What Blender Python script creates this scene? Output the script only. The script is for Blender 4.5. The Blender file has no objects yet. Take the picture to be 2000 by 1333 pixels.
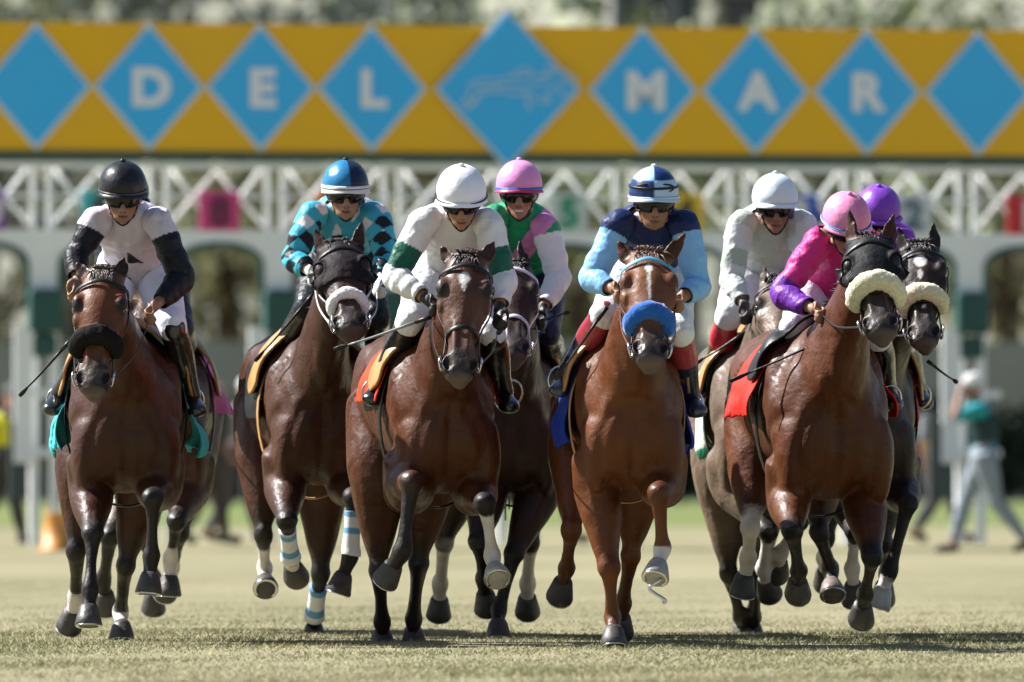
import bpy, math, random
import numpy as np
from mathutils import Vector, Matrix, Quaternion
C = bpy.context.scene
COL = C.collection
# ---------------------------------------------------------------- camera, world, sun
FPX = 22000.0                      # focal length in photo pixels
cam_d = bpy.data.cameras.new('camera'); cam = bpy.data.objects.new('camera', cam_d); COL.objects.link(cam)
cam.location = (0, 0, .85); cam.rotation_euler = (math.radians(90), 0, 0)
cam_d.sensor_width = 36; cam_d.lens = 36 * FPX / 2000; cam_d.shift_y = .12175
cam_d.clip_start = .5; cam_d.clip_end = 4000
cam_d.dof.use_dof = True; cam_d.dof.focus_distance = 53.3; cam_d.dof.aperture_fstop = 3.7
C.camera = cam
SUN_EL, SUN_AZ = 44, 20            # elevation; azimuth: how far behind the horses' left side
wd = bpy.data.worlds.new('World'); C.world = wd; wd.use_nodes = True
nt = wd.node_tree; bgn = nt.nodes['Background']
sky = nt.nodes.new('ShaderNodeTexSky'); sky.sky_type = 'NISHITA'; sky.sun_disc = False
sky.sun_elevation = math.radians(SUN_EL); sky.sun_rotation = math.radians(-(90 - SUN_AZ))
nt.links.new(sky.outputs[0], bgn.inputs[0]); bgn.inputs[1].default_value = .05
sd = bpy.data.lights.new('sun', 'SUN'); sun = bpy.data.objects.new('sun', sd); COL.objects.link(sun)
sd.energy = 5.0; sd.angle = math.radians(.5); sd.color = (1, .98, .94)
e, a = math.radians(SUN_EL), math.radians(SUN_AZ)
sdir = Vector((-math.cos(a) * math.cos(e), math.sin(a) * math.cos(e), math.sin(e)))   # towards the sun
sun.rotation_euler = sdir.to_track_quat('Z', 'Y').to_euler()
C.view_settings.view_transform = 'Standard'; C.view_settings.look = 'None'
C.view_settings.exposure = 1.22; C.view_settings.gamma = 1
C.render.resolution_x = 1024; C.render.resolution_y = 682

# ---------------------------------------------------------------- helpers
V = lambda *a: np.array(a, float)
def W(px, py, Y): return V((px - 1000) / FPX * Y, Y, .85 + (910 - py) / FPX * Y)
def nrm(v): v = np.asarray(v, float); return v / (np.linalg.norm(v) + 1e-9)
def nz(P, freq, seed):
    r = np.random.RandomState(seed); out = np.zeros(len(P))
    for k in range(7):
        d = r.normal(size=3) * freq; out += np.sin(P @ d + r.uniform(0, 6.28)) * math.cos(k)
    return out / 3.2
def mat(name, col=(.5, .5, .5), rough=.6, spec=.5, bump=0, bscale=40, metal=0, coat=0, vary=0, vscale=6, attr=False, sheen=0, sss=0, stretch=(1, 1, 1), coatr=.15, fold=0):
    m = bpy.data.materials.new(name); m.use_nodes = True; n = m.node_tree.nodes; l = m.node_tree.links
    p = n['Principled BSDF']; p.inputs['Roughness'].default_value = rough; p.inputs['Metallic'].default_value = metal
    p.inputs['Specular IOR Level'].default_value = spec; p.inputs['Coat Weight'].default_value = coat; p.inputs['Coat Roughness'].default_value = coatr
    p.inputs['Sheen Weight'].default_value = sheen
    if sss: p.inputs['Subsurface Weight'].default_value = sss; p.inputs['Subsurface Scale'].default_value = .01
    tc = n.new('ShaderNodeTexCoord'); mp = n.new('ShaderNodeMapping'); mp.inputs['Scale'].default_value = stretch
    l.new(tc.outputs['Object'], mp.inputs[0])
    src = None
    if attr:
        at = n.new('ShaderNodeAttribute'); at.attribute_name = 'Col'; src = at.outputs['Color']
    else:
        rg = n.new('ShaderNodeRGB'); rg.outputs[0].default_value = (*col, 1); src = rg.outputs[0]
    if vary:
        t = n.new('ShaderNodeTexNoise'); t.inputs['Scale'].default_value = vscale; t.inputs['Detail'].default_value = 6
        l.new(mp.outputs[0], t.inputs['Vector'])
        mr = n.new('ShaderNodeMapRange'); mr.inputs[1].default_value = .25; mr.inputs[2].default_value = .75
        mr.inputs[3].default_value = 1 - vary; mr.inputs[4].default_value = 1 + vary; l.new(t.outputs[0], mr.inputs[0])
        vm = n.new('ShaderNodeVectorMath'); vm.operation = 'SCALE'; l.new(src, vm.inputs[0]); l.new(mr.outputs[0], vm.inputs['Scale']); src = vm.outputs[0]
        r2 = n.new('ShaderNodeMapRange'); r2.inputs[1].default_value = .3; r2.inputs[2].default_value = .7; r2.inputs[3].default_value = max(0, rough - .13); r2.inputs[4].default_value = min(1, rough + .2)
        l.new(t.outputs[0], r2.inputs[0]); l.new(r2.outputs[0], p.inputs['Roughness'])
    l.new(src, p.inputs['Base Color'])
    if bump:
        b0 = None
        if fold:
            t0 = n.new('ShaderNodeTexNoise'); t0.inputs['Scale'].default_value = 7; t0.inputs['Detail'].default_value = 2; t0.inputs['Distortion'].default_value = 1.4; l.new(mp.outputs[0], t0.inputs['Vector'])
            t0.noise_type = 'RIDGED_MULTIFRACTAL'; b0 = n.new('ShaderNodeBump'); b0.inputs['Strength'].default_value = fold; b0.inputs['Distance'].default_value = .012; l.new(t0.outputs[0], b0.inputs['Height'])
        t = n.new('ShaderNodeTexNoise'); t.inputs['Scale'].default_value = bscale; t.inputs['Detail'].default_value = 5
        l.new(mp.outputs[0], t.inputs['Vector'])
        b = n.new('ShaderNodeBump'); b.inputs['Strength'].default_value = bump; b.inputs['Distance'].default_value = 1 / bscale * .5
        l.new(t.outputs[0], b.inputs['Height']); l.new(b.outputs[0], p.inputs['Normal'])
        if b0: l.new(b0.outputs[0], b.inputs['Normal'])
    return m
def tc_(n): return [x for x in n if x.type == 'TEX_COORD'][0]
def coat_mat():
    m = mat('horse_coat', rough=.47, spec=.26, attr=True, vary=.22, vscale=11, coat=.06, coatr=.25)
    n = m.node_tree.nodes; l = m.node_tree.links; p = n['Principled BSDF']; mp = [x for x in n if x.type == 'MAPPING'][0]
    prev = None
    for sc, st, dist in ((7, .5, .022), (18, .5, .009), (60, .4, .0028), (280, .3, .0010)):
        t = n.new('ShaderNodeTexNoise'); t.inputs['Scale'].default_value = sc; t.inputs['Detail'].default_value = 3
        t.inputs['Distortion'].default_value = .6
        l.new(mp.outputs[0], t.inputs['Vector'])
        b = n.new('ShaderNodeBump'); b.inputs['Strength'].default_value = st; b.inputs['Distance'].default_value = dist
        l.new(t.outputs[0], b.inputs['Height'])
        if prev: l.new(prev.outputs[0], b.inputs['Normal'])
        prev = b
    # veins under the skin, and the lie of the hair
    t = n.new('ShaderNodeTexNoise'); t.noise_type = 'RIDGED_MULTIFRACTAL'; t.inputs['Scale'].default_value = 5.5; t.inputs['Detail'].default_value = 1.5; t.inputs['Distortion'].default_value = 1.1; l.new(mp.outputs[0], t.inputs['Vector'])
    r = n.new('ShaderNodeMapRange'); r.inputs[1].default_value = .80; r.inputs[2].default_value = 1.05; l.new(t.outputs[0], r.inputs[0])
    b = n.new('ShaderNodeBump'); b.inputs['Strength'].default_value = .35; b.inputs['Distance'].default_value = .006; l.new(r.outputs[0], b.inputs['Height']); l.new(prev.outputs[0], b.inputs['Normal']); prev = b
    m2 = n.new('ShaderNodeMapping'); m2.inputs['Scale'].default_value = (1, 1, .12); l.new(tc_(n).outputs['Object'], m2.inputs[0])
    t = n.new('ShaderNodeTexNoise'); t.inputs['Scale'].default_value = 150; t.inputs['Detail'].default_value = 2; l.new(m2.outputs[0], t.inputs['Vector'])
    b = n.new('ShaderNodeBump'); b.inputs['Strength'].default_value = .5; b.inputs['Distance'].default_value = .002; l.new(t.outputs[0], b.inputs['Height']); l.new(prev.outputs[0], b.inputs['Normal']); prev = b
    l.new(prev.outputs[0], p.inputs['Normal']); l.new(prev.outputs[0], p.inputs['Coat Normal'])
    return m
M = {}
def build_mats():
    M['coat'] = coat_mat()
    M['silk'] = mat('silk', attr=True, rough=.46, spec=.22, bump=.5, bscale=34, fold=.95)
    M['skin'] = mat('skin', attr=True, rough=.5, spec=.4, sss=.12, bump=.1, bscale=120)
    M['helmet'] = mat('helmet_cover', attr=True, rough=.36, spec=.28, bump=.2, bscale=30, fold=.22)
    M['lens'] = mat('goggle_lens', (.004, .004, .005), rough=.12, spec=.35)
    M['eye'] = mat('horse_eye', (.006, .004, .003), rough=.05, spec=.8, coat=1, coatr=.02)
    M['black_strap'] = mat('black_leather', (.010, .009, .009), rough=.42, spec=.3, bump=.3, bscale=90)
    M['brown_strap'] = mat('brown_leather', (.10, .04, .018), rough=.45, bump=.3, bscale=90)
    M['white_strap'] = mat('white_strap', (.62, .60, .66), rough=.5, bump=.2, bscale=90)
    M['blue_strap'] = mat('pale_blue_strap', (.10, .36, .55), rough=.5)
    M['tan'] = mat('tan_saddle_leather', (.42, .22, .07), rough=.42, bump=.15, bscale=60, vary=.15)
    M['boot'] = mat('black_boot', (.010, .010, .011), rough=.22, spec=.6, coat=.3, bump=.25, bscale=25)
    M['metal'] = mat('steel', (.6, .6, .6), rough=.25, metal=1)
    M['hair'] = mat('horse_hair', attr=True, rough=.45, spec=.4)
    M['hoof'] = mat('hoof_horn', attr=True, rough=.5, bump=.3, bscale=40, vary=.25, vscale=15)
    M['band'] = mat('leg_bandage', attr=True, rough=.7, bump=.3, bscale=70)
    for k, c in dict(white=(.78, .78, .78), cream=(.72, .66, .44), black=(.012, .011, .011), blue=(.012, .11, .42)).items():
        M['wool_' + k] = mat(k + '_sheepskin', c, rough=.95, spec=.1, bump=1, bscale=110, vary=.18, vscale=60, sheen=0 if k == 'black' else .4)
    M['cloth'] = mat('saddle_cloth', attr=True, rough=.6, spec=.15, bump=.4, bscale=14, vary=.06)
build_mats()

class Bag:
    def __init__(s): s.v = []; s.f = []; s.n = 0; s.c = []
    def add(s, v, f, col=None):
        v = np.asarray(v, float).reshape(-1, 3); s.v.append(v)
        s.f += [tuple(i + s.n for i in q) for q in f]; s.n += len(v)
        s.c.append(np.tile(np.array(col if col is not None else (.5, .5, .5), float), (len(v), 1)))
    def verts(s): return np.concatenate(s.v) if s.v else np.zeros((0, 3))
def cr(P, sub):
    P = np.asarray(P, float)
    if P.ndim == 1: P = P[:, None]
    if sub <= 1: return P
    Q = np.vstack([2 * P[0] - P[1], P, 2 * P[-1] - P[-2]]); out = []
    for i in range(1, len(Q) - 2):
        p0, p1, p2, p3 = Q[i - 1:i + 3]
        for k in range(sub):
            t = k / sub
            out.append(.5 * ((2 * p1) + (-p0 + p2) * t + (2 * p0 - 5 * p1 + 4 * p2 - p3) * t * t + (-p0 + 3 * p1 - 3 * p2 + p3) * t ** 3))
    out.append(P[-1]); return np.array(out)
def rings(b, R, closed=False, col=None, cap=True):
    R = np.asarray(R); k, n = R.shape[:2]; f = []
    for i in range(k - (0 if closed else 1)):
        j = (i + 1) % k
        for q in range(n):
            r = (q + 1) % n; f.append((i * n + q, i * n + r, j * n + r, j * n + q))
    v = R.reshape(-1, 3)
    if not closed and cap:
        v = np.vstack([v, R[0].mean(0), R[-1].mean(0)]); c0, c1 = k * n, k * n + 1
        for q in range(n):
            r = (q + 1) % n; f.append((c0, r, q)); f.append((c1, (k - 1) * n + q, (k - 1) * n + r))
    b.add(v, f, col)
def frames(P, ref, closed=False):
    if closed: T = np.roll(P, -1, 0) - np.roll(P, 1, 0)
    else: T = np.gradient(P, axis=0)
    T /= np.linalg.norm(T, axis=1)[:, None] + 1e-9
    ref = np.asarray(ref, float)
    if ref.ndim == 1: ref = np.tile(ref, (len(P), 1))
    S = np.cross(T, ref); S /= np.linalg.norm(S, axis=1)[:, None] + 1e-9
    U = np.cross(S, T); return T, S, U
def tube(b, P, R, ref=(0, 0, 1), n=12, sub=1, closed=False, col=None):
    P = np.asarray(P, float); R = np.asarray(R, float)
    if R.ndim == 0: R = np.full((len(P), 2), float(R))
    if R.ndim == 1: R = np.tile(R, (len(P), 1)) if (len(R) == 2 and len(P) != 2) else np.stack([R, R], 1)
    if sub > 1: P = cr(P, sub); R = np.maximum(cr(R, sub), .001)
    T, S, U = frames(P, ref, closed)
    a = np.arange(n) / n * 2 * math.pi
    X = P[:, None] + S[:, None] * (np.cos(a)[None, :, None] * R[:, None, :1]) + U[:, None] * (np.sin(a)[None, :, None] * R[:, None, 1:])
    rings(b, X, closed, col); return P, R
def ell(b, c, A, n=16, m=10, col=None):
    """ellipsoid: A rows are the three semi-axis vectors"""
    A = np.asarray(A, float)
    if A.ndim == 1: A = np.diag(A)
    v = []
    for i in range(1, m):
        th = math.pi * i / m
        for k in range(n):
            ph = 2 * math.pi * k / n
            v.append(c + A[0] * math.sin(th) * math.cos(ph) + A[1] * math.sin(th) * math.sin(ph) + A[2] * math.cos(th))
    v += [c + A[2], c - A[2]]; f = []; N = (m - 1) * n
    for i in range(m - 2):
        for k in range(n):
            r = (k + 1) % n; f.append((i * n + k, (i + 1) * n + k, (i + 1) * n + r, i * n + r))
    for k in range(n):
        r = (k + 1) % n; f.append((N, k, r)); f.append((N + 1, (m - 2) * n + r, (m - 2) * n + k))
    b.add(np.array(v), f, col)
def box(b, c, h, ax=None, col=None):
    ax = np.eye(3) if ax is None else np.asarray(ax)
    v = [c + sx * h[0] * ax[0] + sy * h[1] * ax[1] + sz * h[2] * ax[2] for sx in (-1, 1) for sy in (-1, 1) for sz in (-1, 1)]
    b.add(np.array(v), [(0, 1, 3, 2), (4, 6, 7, 5), (0, 4, 5, 1), (2, 3, 7, 6), (0, 2, 6, 4), (1, 5, 7, 3)], col)
def setcol(me, cols):
    at = me.color_attributes.new('Col', 'FLOAT_COLOR', 'POINT')
    c = np.ones((len(me.vertices), 4), np.float32); c[:, :3] = cols; at.data.foreach_set('color', c.ravel())
def mkmesh(name, v, f, cols=None, smooth=True):
    me = bpy.data.meshes.new(name); me.from_pydata([tuple(x) for x in v], [], f)
    me.polygons.foreach_set('use_smooth', [smooth] * len(me.polygons))
    if cols is not None: setcol(me, cols)
    me.update(); return me
def link(name, me, m, parent=None, origin=None):
    o = bpy.data.objects.new(name, me); COL.objects.link(o)
    if m is not None and len(me.materials) == 0: me.materials.append(M[m] if isinstance(m, str) else m)
    if parent is not None: o.parent = parent
    return o
def obj(name, b, m, parent=None, org=None, smooth=True, bevel=0):
    org = V(0, 0, 0) if org is None else org
    me = mkmesh(name, b.verts() - org, b.f, np.concatenate(b.c), smooth)
    o = link(name, me, m, parent)
    if parent is None: o.location = tuple(org)
    if bevel:
        md = o.modifiers.new('b', 'BEVEL'); md.width = bevel; md.segments = 2
    return o
def thing(name, label, cat, org, group=None):
    o = bpy.data.objects.new(name, None); COL.objects.link(o); o.location = tuple(org); o.empty_display_size = .2
    return tag(o, label, cat, group)
def tag(o, label=None, cat=None, group=None, kind=None):
    if label: o['label'] = label
    if cat: o['category'] = cat
    if group: o['group'] = group
    if kind: o['kind'] = kind
    return o
def arr(me):
    v = np.empty(len(me.vertices) * 3, np.float32); me.vertices.foreach_get('co', v); return v.reshape(-1, 3).astype(float)
def edges(me):
    e = np.empty(len(me.edges) * 2, np.int32); me.edges.foreach_get('vertices', e); return e.reshape(-1, 2)
def normals(me):
    v = np.empty(len(me.vertices) * 3, np.float32); me.vertex_normals.foreach_get('vector', v); return v.reshape(-1, 3).astype(float)
def setv(me, v): me.vertices.foreach_set('co', v.astype(np.float32).ravel()); me.update()
def smooth(v, e, it, w=.5, mask=None):
    n = len(v); deg = np.bincount(e.ravel(), minlength=n).astype(float); deg[deg == 0] = 1
    for _ in range(it):
        s = np.stack([np.bincount(e[:, 0], v[e[:, 1], k], n) + np.bincount(e[:, 1], v[e[:, 0], k], n) for k in range(3)], 1) / deg[:, None]
        d = (s - v) * w
        if mask is not None: d *= mask[:, None]
        v = v + d
    return v
def remesh(name, b, vox, it=3):
    me = mkmesh(name + '_raw', b.verts(), b.f); o = bpy.data.objects.new('tmp', me); COL.objects.link(o)
    md = o.modifiers.new('r', 'REMESH'); md.mode = 'VOXEL'; md.voxel_size = vox; md.use_smooth_shade = True
    dg = bpy.context.evaluated_depsgraph_get(); dg.update()
    out = bpy.data.meshes.new_from_object(o.evaluated_get(dg)); out.name = name
    bpy.data.objects.remove(o); bpy.data.meshes.remove(me)
    e = edges(out); v = arr(out)
    v = smooth(v, e, it, .6)
    v = smooth(v, e, 1, -.5) ; v = smooth(v, e, 1, .5)
    setv(out, v); out.polygons.foreach_set('use_smooth', [True] * len(out.polygons)); return out
def polys(me):
    n = len(me.polygons); ls = np.empty(n, np.int32); lt = np.empty(n, np.int32)
    me.polygons.foreach_get('loop_start', ls); me.polygons.foreach_get('loop_total', lt)
    lv = np.empty(len(me.loops), np.int32); me.loops.foreach_get('vertex_index', lv)
    return ls, lt, lv
def patch(name, me, mask, off, cols=None, thick=.004, bsm=4):
    """a garment or cover: the masked part of a surface, pushed out along its normals"""
    v = arr(me); nn = normals(me); ls, lt, lv = polys(me); f = []
    off = np.broadcast_to(off, (len(v),))
    for a, c in zip(ls, lt):
        q = lv[a:a + c]
        if mask[q].all(): f.append(q)
    if not f: return None
    used = np.unique(np.concatenate(f)); mp = -np.ones(len(v), int); mp[used] = np.arange(len(used))
    vv = (v + nn * off[:, None])[used]
    f = [tuple(int(x) for x in mp[q]) for q in f]
    from collections import Counter
    cnt = Counter()
    for q in f:
        for i in range(len(q)): a, c = q[i], q[(i + 1) % len(q)]; cnt[(min(a, c), max(a, c))] += 1
    be = np.array([k for k, c in cnt.items() if c == 1])
    if len(be):
        bm = np.zeros(len(vv)); bm[be.ravel()] = 1; vv = smooth(vv, be, bsm * 2, .5, bm)
    out = mkmesh(name, vv, f, None if cols is None else cols[used]); return out
def solid(o, t):
    md = o.modifiers.new('s', 'SOLIDIFY'); md.thickness = t; md.offset = 1; return o
def lerp(a, b, t): return np.asarray(a, float) * (1 - t) + np.asarray(b, float) * t
def mixc(c, d, w): w = np.clip(w, 0, 1)[:, None]; return c * (1 - w) + np.asarray(d, float) * w
def sstep(x, a, b): t = np.clip((x - a) / (b - a), 0, 1); return t * t * (3 - 2 * t)
def groove(v, n, A, B2, pts, wid, dep, fmask):
    """press a line into the surface, seen along one axis: A, B2 are the two projected coordinates"""
    P = cr(np.array(pts, float), 8); D = np.sqrt((A[:, None] - P[None, :, 0]) ** 2 + (B2[:, None] - P[None, :, 1]) ** 2).min(1)
    return v - n * (dep * np.exp(-(D / wid) ** 2) * fmask)[:, None]
def reach(p, px, py, L, sign):
    """place a joint on the line of sight through (px, py) at bone length L from p"""
    Y = p[1]
    for _ in range(6):
        q = W(px, py, Y); d2 = (q[0] - p[0]) ** 2 + (q[2] - p[2]) ** 2; Y = p[1] + sign * math.sqrt(max(L * L - d2, 0.0))
    q = W(px, py, Y); return q
# ---------------------------------------------------------------- ground and backdrop
def turf_mat():
    m = mat('turf_soil', (.30, .25, .125), rough=.95, spec=.08, bump=.6, bscale=30)
    n = m.node_tree.nodes; l = m.node_tree.links; p = n['Principled BSDF']; tc = [x for x in n if x.type == 'TEX_COORD'][0]
    def noise(sc, stretch=(1, 1, 1)):
        mp = n.new('ShaderNodeMapping'); mp.inputs['Scale'].default_value = stretch; l.new(tc.outputs['Object'], mp.inputs[0])
        t = n.new('ShaderNodeTexNoise'); t.inputs['Scale'].default_value = sc; t.inputs['Detail'].default_value = 6; l.new(mp.outputs[0], t.inputs[0]); return t
    r = n.new('ShaderNodeValToRGB'); r.color_ramp.elements[0].position = .35; r.color_ramp.elements[0].color = (.215, .20, .122, 1)
    r.color_ramp.elements[1].position = .65; r.color_ramp.elements[1].color = (.275, .25, .163, 1)
    l.new(noise(.35, (1, .25, 1)).outputs[0], r.inputs[0])
    r2 = n.new('ShaderNodeValToRGB'); r2.color_ramp.elements[0].color = (.75, .78, .7, 1); r2.color_ramp.elements[1].color = (1.15, 1.12, 1.1, 1)
    l.new(noise(9).outputs[0], r2.inputs[0])
    mx = n.new('ShaderNodeMix'); mx.data_type = 'RGBA'; mx.blend_type = 'MULTIPLY'; mx.inputs[0].default_value = 1
    l.new(r.outputs[0], mx.inputs[6]); l.new(r2.outputs[0], mx.inputs[7]); l.new(mx.outputs[2], p.inputs['Base Color']); return m
gm = turf_mat()
b = Bag(); b.add([(-600, -20, 0), (600, -20, 0), (600, 1500, 0), (-600, 1500, 0)], [(0, 1, 2, 3)]); o = obj('ground', b, gm, smooth=False); tag(o, kind='structure')
gi = mat('infield_grass', (.14, .17, .06), rough=.95, spec=.08, vary=.25, vscale=.3, bump=.5, bscale=10)
b = Bag(); b.add([(-300, 152, .004), (300, 160, .004), (300, 262, .004), (-300, 262, .004)], [(0, 1, 2, 3)]); o = obj('infield', b, gi, smooth=False); tag(o, kind='structure')
def grass():
    r = np.random.RandomState(5); N = 300000
    Y = 43.5 + 40 * r.rand(N) ** 1.5; x = (r.rand(N) * 2 - 1) * (Y * .0455 + .25)
    P = np.stack([x, Y, np.zeros(N)], 1)
    cl = nz(P * V(1, .6, 1), 2.2, 3) + .5 * nz(P, 7, 4); keep = r.rand(N) < np.clip(.55 + .45 * cl, .12, 1); P = P[keep]; Y = Y[keep]; cl = cl[keep]; N = len(P)
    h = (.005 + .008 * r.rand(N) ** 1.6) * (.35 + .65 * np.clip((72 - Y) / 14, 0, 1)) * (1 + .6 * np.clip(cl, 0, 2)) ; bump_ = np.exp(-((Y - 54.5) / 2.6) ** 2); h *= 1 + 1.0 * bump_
    w = .0014 + .0016 * r.rand(N); a = r.rand(N) * 6.28; ln = r.normal(size=(N, 2)) * 1.1
    d = np.stack([np.cos(a) * w, np.sin(a) * w, np.zeros(N)], 1); tip = np.stack([ln[:, 0] * h, ln[:, 1] * h, h], 1)
    v = np.stack([P - d, P + d, P + tip * .6 + d * .6, P + tip * .6 - d * .6, P + tip], 1).reshape(-1, 3)
    i = np.arange(N) * 5; 
    q = np.stack([i, i + 1, i + 2, i + 3], 1); t3 = np.stack([i + 3, i + 2, i + 4], 1)
    me = bpy.data.meshes.new('turf_grass'); me.vertices.add(len(v)); me.vertices.foreach_set('co', v.astype(np.float32).ravel())
    lv = np.concatenate([q.ravel(), t3.ravel()]).astype(np.int32); me.loops.add(len(lv)); me.loops.foreach_set('vertex_index', lv)
    ls = np.concatenate([np.arange(N) * 4, 4 * N + np.arange(N) * 3]).astype(np.int32); me.polygons.add(2 * N); me.polygons.foreach_set('loop_start', ls)
    me.update(calc_edges=True); me.validate()
    straw = np.array([.42, .375, .22]); green = np.array([.24, .26, .11]); dry = np.array([.30, .25, .165])
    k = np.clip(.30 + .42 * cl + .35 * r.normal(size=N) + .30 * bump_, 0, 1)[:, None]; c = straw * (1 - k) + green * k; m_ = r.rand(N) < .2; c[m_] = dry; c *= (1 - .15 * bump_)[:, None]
    setcol(me, np.repeat(c * r.uniform(.8, 1.2, (N, 1)), 5, 0)); return me
M['blade'] = mat('grass_blade', attr=True, rough=.7, spec=.2)
o = link('turf_grass', grass(), 'blade'); tag(o, kind='stuff')

def hills():
    nx, ny = 90, 16; v = []; 
    for j in range(ny):
        for i in range(nx):
            x = -160 + 320 * i / (nx - 1); y = 420 + 14 * j; v.append((x, y, -1 + 34 * sum([0]) + 42 * (1 - math.exp(-j / 5)) + 3 * math.sin(i * .5 + j) + 3 * math.sin(i * .21 + 2 * j)))
    b = Bag(); b.add(v, [(j * nx + i, j * nx + i + 1, (j + 1) * nx + i + 1, (j + 1) * nx + i) for j in range(ny - 1) for i in range(nx - 1)]); return b
hm = mat('dry_hillside', (.23, .23, .18), rough=1, spec=.05, vary=.45, vscale=.06)
o = obj('hills', hills(), hm); tag(o, kind='structure')

leafm = mat('tree_leaves', attr=True, rough=.7, spec=.25); barkm = mat('tree_bark', (.12, .09, .065), rough=.9, bump=.6, bscale=8)
def tree(px, Y, h, wd, col, seed, label, n=2600):
    r = np.random.RandomState(seed); x = (px - 1000) / FPX * Y; org = V(x, Y, 0)
    root = thing('tree', label, 'tree', org, 'trees behind the starting gate')
    b = Bag(); lim = []
    tube(b, [org, org + V(.2, 0, h * .3), org + V(-.1, .1, h * .62)], [h * .035, h * .026, h * .014], n=10, sub=3)
    for k in range(7):
        a = k * .9 + r.rand(); z0 = h * r.uniform(.22, .5); e_ = org + V(math.cos(a) * wd * .34, math.sin(a) * wd * .34, h * r.uniform(.5, .85)); lim.append(e_)
        tube(b, [org + V(0, 0, z0), lerp(org + V(0, 0, z0), e_, .5) + V(0, 0, .3), e_], [h * .014, h * .009, h * .003], n=7, sub=2)
    obj('trunk', b, barkm, root, org)
    cs = [(e_ + r.normal(size=3) * wd * .06, wd * r.uniform(.16, .28)) for e_ in lim for _ in range(2)] + [(org + V(0, 0, h * .8), wd * .25), (org + V(0, 0, h * .42), wd * .24)]
    P = []; cc = []
    for k in range(n):
        c, rad = cs[r.randint(len(cs))]; dd = r.normal(size=3); dd /= np.linalg.norm(dd); p = c + dd * rad * r.uniform(.55, 1.1) * V(1, 1, .8); P.append(p)
    P = np.array(P); u = r.normal(size=P.shape); u /= np.linalg.norm(u, axis=1)[:, None]; w_ = np.cross(u, r.normal(size=P.shape)); w_ /= np.linalg.norm(w_, axis=1)[:, None]; s = h * .022 * r.uniform(.6, 1.5, (len(P), 1))
    v = np.stack([P - u * s, P - w_ * s * .5, P + u * s, P + w_ * s * .5], 1).reshape(-1, 3); b = Bag(); b.add(v, [(4 * i, 4 * i + 1, 4 * i + 2, 4 * i + 3) for i in range(len(P))])
    b.c = [np.repeat((np.array(col)[None] * .9 + .12) * r.uniform(.6, 1.5, (len(P), 1)), 4, 0)]; obj('crown', b, leafm, root, org, smooth=False); return root
TR = [(-40, 300, 13.5, 12, (.13, .14, .05), 'pale olive tree at the far left edge behind the gate'), (230, 300, 15, 12, (.07, .085, .045), 'dark grey green tree over the D diamond'), (440, 300, 12.5, 10, (.16, .15, .06), 'dusty olive tree behind the pink number plate'),
      (610, 290, 12.6, 9, (.17, .17, .06), 'yellowish tree showing just over the L diamond'), (800, 330, 15, 13, (.06, .075, .045), 'dark tree left of the tall centre diamond'), (1060, 315, 15.5, 13, (.14, .17, .05), 'olive tree behind the tall centre diamond'),
      (1130, 300, 12, 9, (.18, .22, .06), 'bright green tree seen between the two central riders'), (1600, 290, 13.5, 12, (.15, .18, .055), 'sunlit green tree over the A and R diamonds'), (1780, 320, 15, 11, (.12, .15, .05), 'green tree over the blank right diamond'), (1960, 300, 13, 9, (.26, .24, .10), 'dry yellow tree at the far right edge')]
for i, (px, Y, h, wd_, c, lb) in enumerate(TR): tree(px, Y, h, wd_, c, 50 + i, lb)

def building(px0, px1, Y, h, col, label, nw):
    x0, x1 = (px0 - 1000) / FPX * Y, (px1 - 1000) / FPX * Y; c = (x0 + x1) / 2; w = (x1 - x0) / 2; org = V(c, Y, 0)
    root = thing('building', label, 'building', org)
    m = mat('plaster', col, rough=.9, vary=.08, vscale=.4); b = Bag(); box(b, V(c, Y + 4, h / 2), (w, 4, h / 2)); obj('wall', b, m, root, org, smooth=False)
    b = Bag(); box(b, V(c, Y + 4, h + .15), (w + .3, 4.3, .15)); obj('roof', b, mat('roof_edge', (.3, .29, .28), rough=.8), root, org, smooth=False)
    wm = mat('window_glass', (.03, .04, .05), rough=.15)
    for k in range(nw):
        for z in np.arange(2, h - 1, 3.2):
            b = Bag(); cx = x0 + (k + .5) * (x1 - x0) / nw; box(b, V(cx, Y - .02, z), (min(.7, w / nw * .6), .03, .8)); obj('window', b, wm, root, org, smooth=False)
    return root
building(1195, 1372, 340, 16, (.24, .24, .25), 'plain grey block rising behind the M diamond', 3)
building(1405, 1530, 350, 15.5, (.10, .10, .11), 'dark grey block rising behind the A diamond', 2)
building(650, 940, 360, 16.5, (.16, .165, .16), 'long grey building behind the trees left of the centre diamond', 6)
building(60, 330, 365, 17, (.15, .155, .15), 'grey building behind the trees over the D diamond', 5)
b = Bag(); x = (1386 - 1000) / FPX * 280; tube(b, [(x, 280, 0), (x, 280, 8), (x, 280, 18)], [.2, .2, .17], n=12); o = obj('light_pole', b, mat('pale_pole', (.62, .52, .45), rough=.6), None, V(x, 280, 0)); tag(o, 'pale pinkish pole between the grey and dark blocks', 'pole')
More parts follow.
